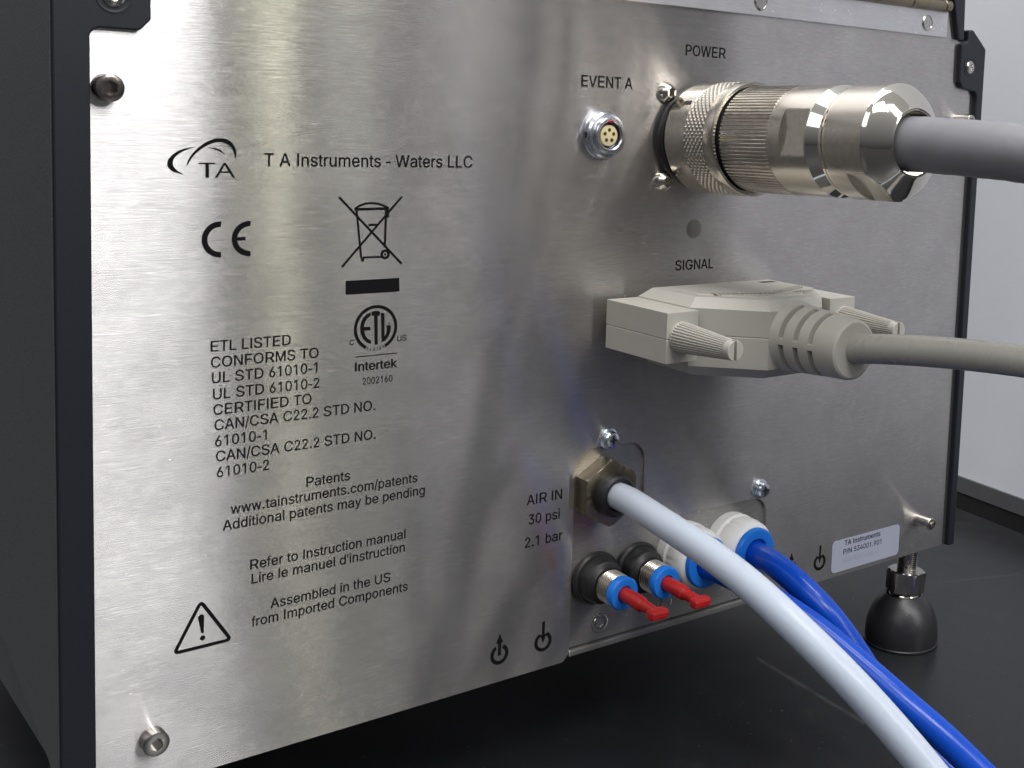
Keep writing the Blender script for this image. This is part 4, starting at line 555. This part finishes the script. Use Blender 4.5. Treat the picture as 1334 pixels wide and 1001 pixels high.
# warning triangle
tr = MB(); T3 = D['TRI']
A, B_, C_ = (-164.1, -85.6), (-172.35, -100.75), (-154.6, -100.55)
def roundtri(pts, r):
    out = []
    for i in range(3):
        p, a, b = Vector(pts[i]), Vector(pts[i - 1]), Vector(pts[(i + 1) % 3]); u = (a - p).normalized(); w_ = (b - p).normalized()
        for k in range(5):
            t = k / 4; out.append(p + u * r * (1 - t) ** 2 + w_ * r * t ** 2)
    return out
tr.stroke(roundtri([A, B_, C_], 1.6), 1.12, y0, y1, closed=True)
X, Z = D['EXC'][0]
tr.prism(arc(X, Z, .98, 0, 180, 8) + [(D['EXC'][1][0] - .38 - .0, D['EXC'][1][1] - .1), (D['EXC'][1][0], D['EXC'][1][1] - .5), (D['EXC'][1][0] + .42, D['EXC'][1][1] - .1)], y0, y1)
tr.prism(arc(D['EXC'][2][0], D['EXC'][2][1] - .05, .85, 0, 360, 16)[:-1], y0, y1)
flat('warning_triangle', tr)
# power symbols with arrows in and out
for k, ((cx_, cz_), up) in enumerate(zip([(-52.75, -132.1), (-33.0, -132.0), (103.0, -131.6), (122.0, -131.8)], (1, 0, 1, 0))):
    s_ = MB(); ringarc(s_, cx_, cz_, 4.0, 2.55, 118 + (0 if up else 0), 422, 30)
    if up:
        s_.prism([(cx_ - .65, cz_ - .4), (cx_ + .65, cz_ - .4), (cx_ + .65, cz_ + 4.6), (cx_ - .65, cz_ + 4.6)], y0 - .01, y1); s_.prism([(cx_ - 1.55, cz_ + 4.5), (cx_ + 1.55, cz_ + 4.5), (cx_, cz_ + 8.2)], y0, y1)
    else:
        s_.prism([(cx_ - .6, cz_ + 2.2), (cx_ + .6, cz_ + 2.2), (cx_ + .6, cz_ + 8.2), (cx_ - .6, cz_ + 8.2)], y0 - .01, y1); s_.prism([(cx_ - 1.5, cz_ + 3.0), (cx_ + 1.5, cz_ + 3.0), (cx_, cz_ - .6)], y0, y1)
    flat('arrow_symbol', s_)
# sticker
sx0, sx1, sz0, sz1, rr_ = 130.2, 179.0, -139.4, -123.6, 2.4
sp2 = arc(sx1 - rr_, sz1 - rr_, rr_, 90, 0, 6) + arc(sx1 - rr_, sz0 + rr_, rr_, 0, -90, 6) + arc(sx0 + rr_, sz0 + rr_, rr_, -90, -180, 6) + arc(sx0 + rr_, sz1 - rr_, rr_, 180, 90, 6)
stk = obj('part_number_sticker', MB().prism(sp2, -.12, -.01).me(), M['sticker'], ins, label='pale lilac rounded paper label with a part number')
for i, (s, x0, x1, z) in enumerate(D['STICKT']):
    printed('printed_lettering', text_me(s, x1 - x0, (2.55, 2.5, 2.4)[i], off=(.02, 0, .01)[i]), x0, z, 'ink' if i < 2 else 'faint', y=-.17, parent=stk)

# ------------------------------------------------------------------ power plug with its cable
TI = math.radians(-1.5)
pp_ = empty('power_plug', (36.8, -1.8, 67.2), 'round nickel power plug with knurled ring and thick grey cable, below the word POWER', 'plug', rot=(TI, 0, 0))
RK = 22.4
local('coupling_ring', lathe_me([(2.2, 20.5), (2.2, 21.6), (3.0, RK), (15, RK), (15.1, RK - .15)], 120, None, 35), M['nickel'], pp_)
NK = 50; prk = [(14.9, RK - .5)] + [(15.1 + 11.5 * k / 40, RK) for k in range(41)] + [(26.7, RK - .5)]
def knurl(h, a, r):
    if r < RK: return r
    p = NK * a / (2 * PI); q = (h - 15.1) / 11.5 * 5.0
    t1 = abs(((p + q) % 1) - .5) * 2; t2 = abs(((p - q) % 1) - .5) * 2
    return RK - .55 + .75 * min(1 - t1 * .9, 1) * (1 - t2 * .9) + .12
v, f = lathe(prk, NK * 10, knurl)
local('knurled_band', mesh(v, f, 25), M['nickel'], pp_)
local('ring_collar', lathe_me([(26.6, RK - .6), (26.8, RK + .1), (31.4, RK + .1), (32.2, RK - .3), (32.3, RK - 1.3), (30, 20.9)], 120, None, 30), M['nickel'], pp_)
local('bayonet_slot', MB().box(-1.0, 1.0, -13.4, -9.6, 0, .25).me(), M['dark'], pp_, bevel=.4, loc=(-RK * math.cos(math.radians(38)) , 0, RK * math.sin(math.radians(38))), rot=(0, -math.radians(52), math.radians(0)))
for a_, h_ in ((-142, 6.5),):
    local('index_pin', lathe_me([(0, .9), (.5, .8), (.7, .01)], 14), M['chrome'], pp_, loc=(RK * math.cos(math.radians(a_)), -h_, RK * math.sin(math.radians(a_))), rot=(0, 0, math.radians(-60)))
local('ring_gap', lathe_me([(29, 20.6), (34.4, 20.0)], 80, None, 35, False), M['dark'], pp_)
NR = 88
def rib(h, a, r):
    if r < 20.3: return r
    p = (NR * a / (2 * PI)) % 1
    return r - (.55 if p > .62 else (.15 if p > .54 or p < .08 else 0))
v, f = lathe([(33.6, 19.6), (33.7, 20.5), (34.2, 20.8), (60.3, 20.8), (60.4, 20.2)], NR * 8, lambda h, a, r: rib(h, a + .0001, r))
local('ribbed_sleeve', mesh(v, f, 25), M['nickel'], pp_)
def flatcut(a0s, R, d, h0, h1):
    def g(h, a, r):
        if h0 < h < h1:
            for a0 in a0s:
                dd = (a - a0 + PI) % (2 * PI) - PI
                if abs(dd) < 1.2: r = min(r, d / math.cos(dd))
        return r
    return g
FA = math.radians(172)
local('clamp_body', lathe_me([(60.2, 19.5), (60.3, 20.6), (66.9, 20.6), (67.0, 20.6), (79.4, 20.6), (79.5, 20.6), (80.3, 20.6)], 240, flatcut((FA, FA - PI), 20.6, 18.7, 66.95, 79.45), 28, False), M['nickel'], pp_)
local('polished_shoulder', lathe_me([(80.3, 20.58), (84.2, 17.9), (86.8, 17.9)], 96, None, 30), M['chrome'], pp_)
local('seal_rings', lathe_me([(86.2, 19.3), (86.5, 19.9), (87.2, 19.9), (87.4, 19.3), (88.0, 19.3), (88.2, 20.1), (88.9, 20.1), (89.1, 19.4)], 96, None, 30), M['chrome'], pp_)
FB = [math.radians(-122)]
gf = flatcut(FB, 20.7, 18.6, 98.1, 120)
def gfn(h, a, r): return gf(h, a, r)
local('gland_nut', lathe_me([(89.2, 19.6), (89.5, 20.7), (98.05, 20.7), (98.12, 20.7), (106.6, 20.7)], 240, gfn, 24, False), M['nickel'], pp_)
local('polished_cone', lathe_me([(106.6, 20.68)] + [(106.9 + 6.7 * k / 16, 20.4 - 8.1 * (k / 16) ** 1.3) for k in range(17)] + [(113.9, 12.0), (113.9, 11.7), (113.6, 11.2), (106, 10.9), (106, .01)], 240, gfn, 24), M['chrome'], pp_)
# cable (in scene coordinates, then moved into the plug's frame)
pc = [(36.8, -96, 69.6), (36.8, -108, 69.9), (37.2, -118, 69.8), (38.8, -130, 69.6), (41.8, -143, 69.2), (45.0, -154, 68.6), (50.5, -170, 67.0), (60, -195, 63), (76, -230, 54), (98, -270, 38), (125, -318, 10), (152, -368, -30), (178, -420, -80), (202, -480, -135), (228, -550, -176), (256, -640, -181.9), (290, -760, -181.9)]
inv = Matrix.Rotation(-TI, 4, 'X') @ Matrix.Translation(-Vector((36.8, -1.8, 67.2)))
local('cable', tube_me([inv @ Vector(p) for p in pc], 9.55, 48, 10, .012), M['greycable'], pp_)

# ------------------------------------------------------------------ beige signal plug with its cable
sgp = empty('signal_plug', (39.5, -4.8, -6), 'wide beige signal plug with ribbed thumbscrews and beige cable, below the word SIGNAL', 'plug')
def inset(poly, d):
    n = len(poly); out = []
    P = [Vector(p) for p in poly]; area = sum(P[i].x * P[(i + 1) % n].y - P[(i + 1) % n].x * P[i].y for i in range(n)); sg_ = 1 if area > 0 else -1
    for i in range(n):
        a, p, b = P[i - 1], P[i], P[(i + 1) % n]; e1 = (p - a).normalized(); e2 = (b - p).normalized()
        n1 = Vector((-e1.y, e1.x)) * sg_; n2 = Vector((-e2.y, e2.x)) * sg_; m_ = (n1 + n2).normalized(); out.append(p + m_ * (d / max(.3, m_.dot(n1))))
    return out
def stack(mb, poly, layers):
    n = len(poly); base = len(mb.v); v = []
    for z, d in layers:
        for p in inset(poly, d): v.append((p.x, p.y, z))
    f = [tuple(range(n)), tuple((len(layers) - 1) * n + k for k in reversed(range(n)))]
    for i in range(len(layers) - 1): f += [(i * n + k, i * n + (k + 1) % n, (i + 1) * n + (k + 1) % n, (i + 1) * n + k) for k in range(n)]
    mb.add(v, f)
hood = MB()
bodyp = [(4, -5), (75, -5), (75, -37.5), (53.5, -59), (25.5, -59), (4, -37.5)]
stack(hood, bodyp, [(-22.6, 4.0), (-18.6, 0), (-6.7, 0), (-6.55, .28), (-6.35, .28), (-6.2, 0), (3.9, 0), (7.6, 4.0)])
hh = obj('hood', hood.me(), M['beige'], sgp, bevel=.55, seg=3)
for nm, xa, xb in (('hood_ear', -11, 3.95), ('hood_ear', 75.05, 90)):
    ear = MB(); stack(ear, [(xa, -4.6), (xb, -4.6), (xb, -42.6), (xa, -42.6)], [(-15.6, 0), (-6.7, 0), (-6.55, .28), (-6.35, .28), (-6.2, 0), (3.5, 0)])
    obj(nm, ear.me(), M['beige'], sgp, bevel=.9, seg=3)
# raised grip plate with teeth on top
gp = MB(); stack(gp, [(12, -12), (68, -12), (68, -33), (52, -50), (30, -50), (12, -32)], [(7.5, 0), (8.1, .5)])
gpl = obj('grip_plate', gp.me(), M['beige'], sgp, bevel=.25)
for k in range(26):
    obj('grip_tooth', MB().box(-.45, .45, -1.6, 1.6, 0, .7).me(), M['beige'], gpl, (17 + k * 1.85, -38 + abs(k - 12.5) * .62 - 6, 8.05), bevel=.2)
gw = MB()
for k in range(9): gw.add(*lathe([(0, .01)], 3)) if False else gw.box(50 + k * 1.3, 50.7 + k * 1.3, -47 + abs(k - 4) * .3, -44.5 - abs(k - 4) * .3, 8.1, 8.6)
obj('maker_emboss', gw.me(), M['beige'], gpl)
obj('latch_slot', MB().box(58, 66, -19.5, -16.5, 8.08, 8.16).me(), M['dark'], gpl)
# strain relief with three rings of slots
def relief(h, a, r):
    if r > 9.5:
        k = (h - 63.0) / 7.2
        if 0 <= k < 3.3 and (k % 1) < .36:
            d = abs(((a / (PI / 2)) % 1) - .5)
            if d < .43: return r - 2.4
    return r
hs_ = [(59, 14.2), (60.5, 13.5), (62, 13.2)]
h = 62.9
while h < 84.5:
    hs_.append((h, 13.2 - (h - 62) * .07)); h += .1
hs_ += [(88, 11.5), (89.6, 11.1), (90.2, 10.3), (90.3, 6.2), (90.3, .01)]
hs2 = []
for i, q in enumerate(hs_): hs2.append(q)
local('strain_relief', lathe_me(hs2, 144, relief, 35), M['beige'], sgp, loc=(0, 4.8, -.8))
def tscrew(x, label=None):
    nr = 30
    def g(h, a, r):
        if h < 1 or h > 27.5: return r
        return r - (.42 if ((a * nr / (2 * PI)) % 1) > .5 else 0)
    t_ = obj('thumbscrew', lathe_me([(-1, 5.9), (.9, 5.9), (1.1, 5.9), (27, 3.85), (27.6, 3.5), (27.6, .01)], nr * 4, lambda h, a, r: g(h, a + .001, r), 25), M['beige'], sgp, (x, -42.6, -6), label)
    cp = MB()
    L = arc(0, 0, 3.75, 100, 260, 14); cp.prism(L, -30.6, -27.5); R_ = arc(0, 0, 3.75, -80, 80, 14); cp.prism(R_, -30.6, -27.5)
    local('slotted_tip', cp.me(30), M['beige'], t_, bevel=.2)
tscrew(-4.0); tscrew(83.5)
sc_ = [(39.5, -80, -6.8), (39.8, -89, -6.6), (40.9, -95.5, -5.4), (43.0, -104, -4.4), (45.6, -113, -3.5), (48.7, -124, -2.7), (52.4, -138, -1.9), (56.5, -152, -1.6), (62.5, -170, -1.8), (74, -200, -4), (92, -240, -12), (114, -290, -30), (138, -345, -60), (160, -400, -98), (182, -465, -145), (205, -540, -180), (230, -640, -185.9), (262, -760, -185.9)]
sco = Vector(WL['signal_plug'])
local('cable', tube_me([Vector(p) - sco for p in sc_], 5.55, 36, 10, .0), M['beigecable'], sgp)

# ------------------------------------------------------------------ hoses and blanking plugs
def hose(name, pts, r, m, label, group=None):
    o = obj(name, tube_me(pts, r, 36, 12), M[m], None, (0, 0, 0), label, cat='hose')
    if group: o['group'] = group
    return o
hose('air_hose', [(-6.6, -6, -75), (-6.8, -12, -74.6), (-9.0, -22, -73.6), (-12.2, -34, -73.0), (-14.8, -46, -72.9), (-17.6, -61, -73.0), (-20.8, -82.6, -73.7), (-23.0, -103.7, -76.4), (-23.3, -119.0, -80.6), (-21.8, -132.1, -86.3), (-18.6, -142.9, -93.1), (-14.6, -152.8, -100.9), (-10.4, -162.0, -109.4), (-6.2, -170.6, -118.0), (-1.9, -179.5, -127.6), (8, -198, -146), (24, -224, -166), (48, -262, -182), (84, -316, -186.1), (140, -390, -186.1)], 5.35, 'whitet',
     'thick milky white hose curving out of the brass nut and down across the front')
hose('air_hose', [(63.6, -4, -110.6), (63.5, -14, -110.6), (63.0, -21, -110.5), (61.8, -29, -110.4), (60.6, -41.7, -112.3), (61.2, -54.5, -117.4), (64.4, -64.2, -124.7), (70.4, -73.0, -137.8), (77.2, -80.2, -152.1), (85.0, -88.0, -166.6), (92.5, -97.5, -179.5), (101, -112, -184.9), (114, -136, -186.0), (134, -176, -186.0), (160, -230, -186.0)], 5.45, 'bluet',
     'blue hose from the right-hand white fitting, dropping behind the other blue hose', 'blue hoses')
hose('air_hose', [(36.3, -4, -109.4), (36.4, -14, -109.8), (36.8, -21, -110.6), (39.2, -30, -111.4), (41.6, -45.8, -114.3), (45.4, -62, -118.9), (48.5, -75.5, -123.7), (51.1, -87.0, -128.8), (54.0, -99.2, -134.6), (57.6, -110.2, -140.9), (62.2, -121.6, -147.6), (67.6, -134.0, -156.8), (74.5, -147.5, -168.4), (84, -164, -181), (97, -186, -185.8), (116, -220, -186.0), (140, -270, -186.0)], 5.45, 'bluet',
     'blue hose coming from behind the milky hose and crossing over the other blue hose', 'blue hoses')
def redplug(x, z, label):
    e_ = empty('blanking_plug', (x + .4, -19.5, z - .8), label, 'plug', 'red blanking plugs', rot=(math.radians(2.6), 0, 0))
    local('pin', lathe_me([(-4, 2.9), (11, 2.95), (11.6, 2.6), (12.2, 2.3), (19.4, 2.1), (20.0, 1.2)], 32, lambda h, a, r: min(r, 2.35 / max(.05, abs(math.cos(a)))) if h > 11.5 else r, 35), M['redp'], e_)
    b = MB().box(-4.1, 4.1, -23.0, -18.4, -1.9, 1.9)
    local('handle', b.me(), M['redp'], e_, bevel=1.1)
redplug(-8.6, -111.2, 'red T-shaped blanking plug in the leftmost black fitting')
redplug(12.6, -111.4, 'red T-shaped blanking plug in the right-hand black fitting')
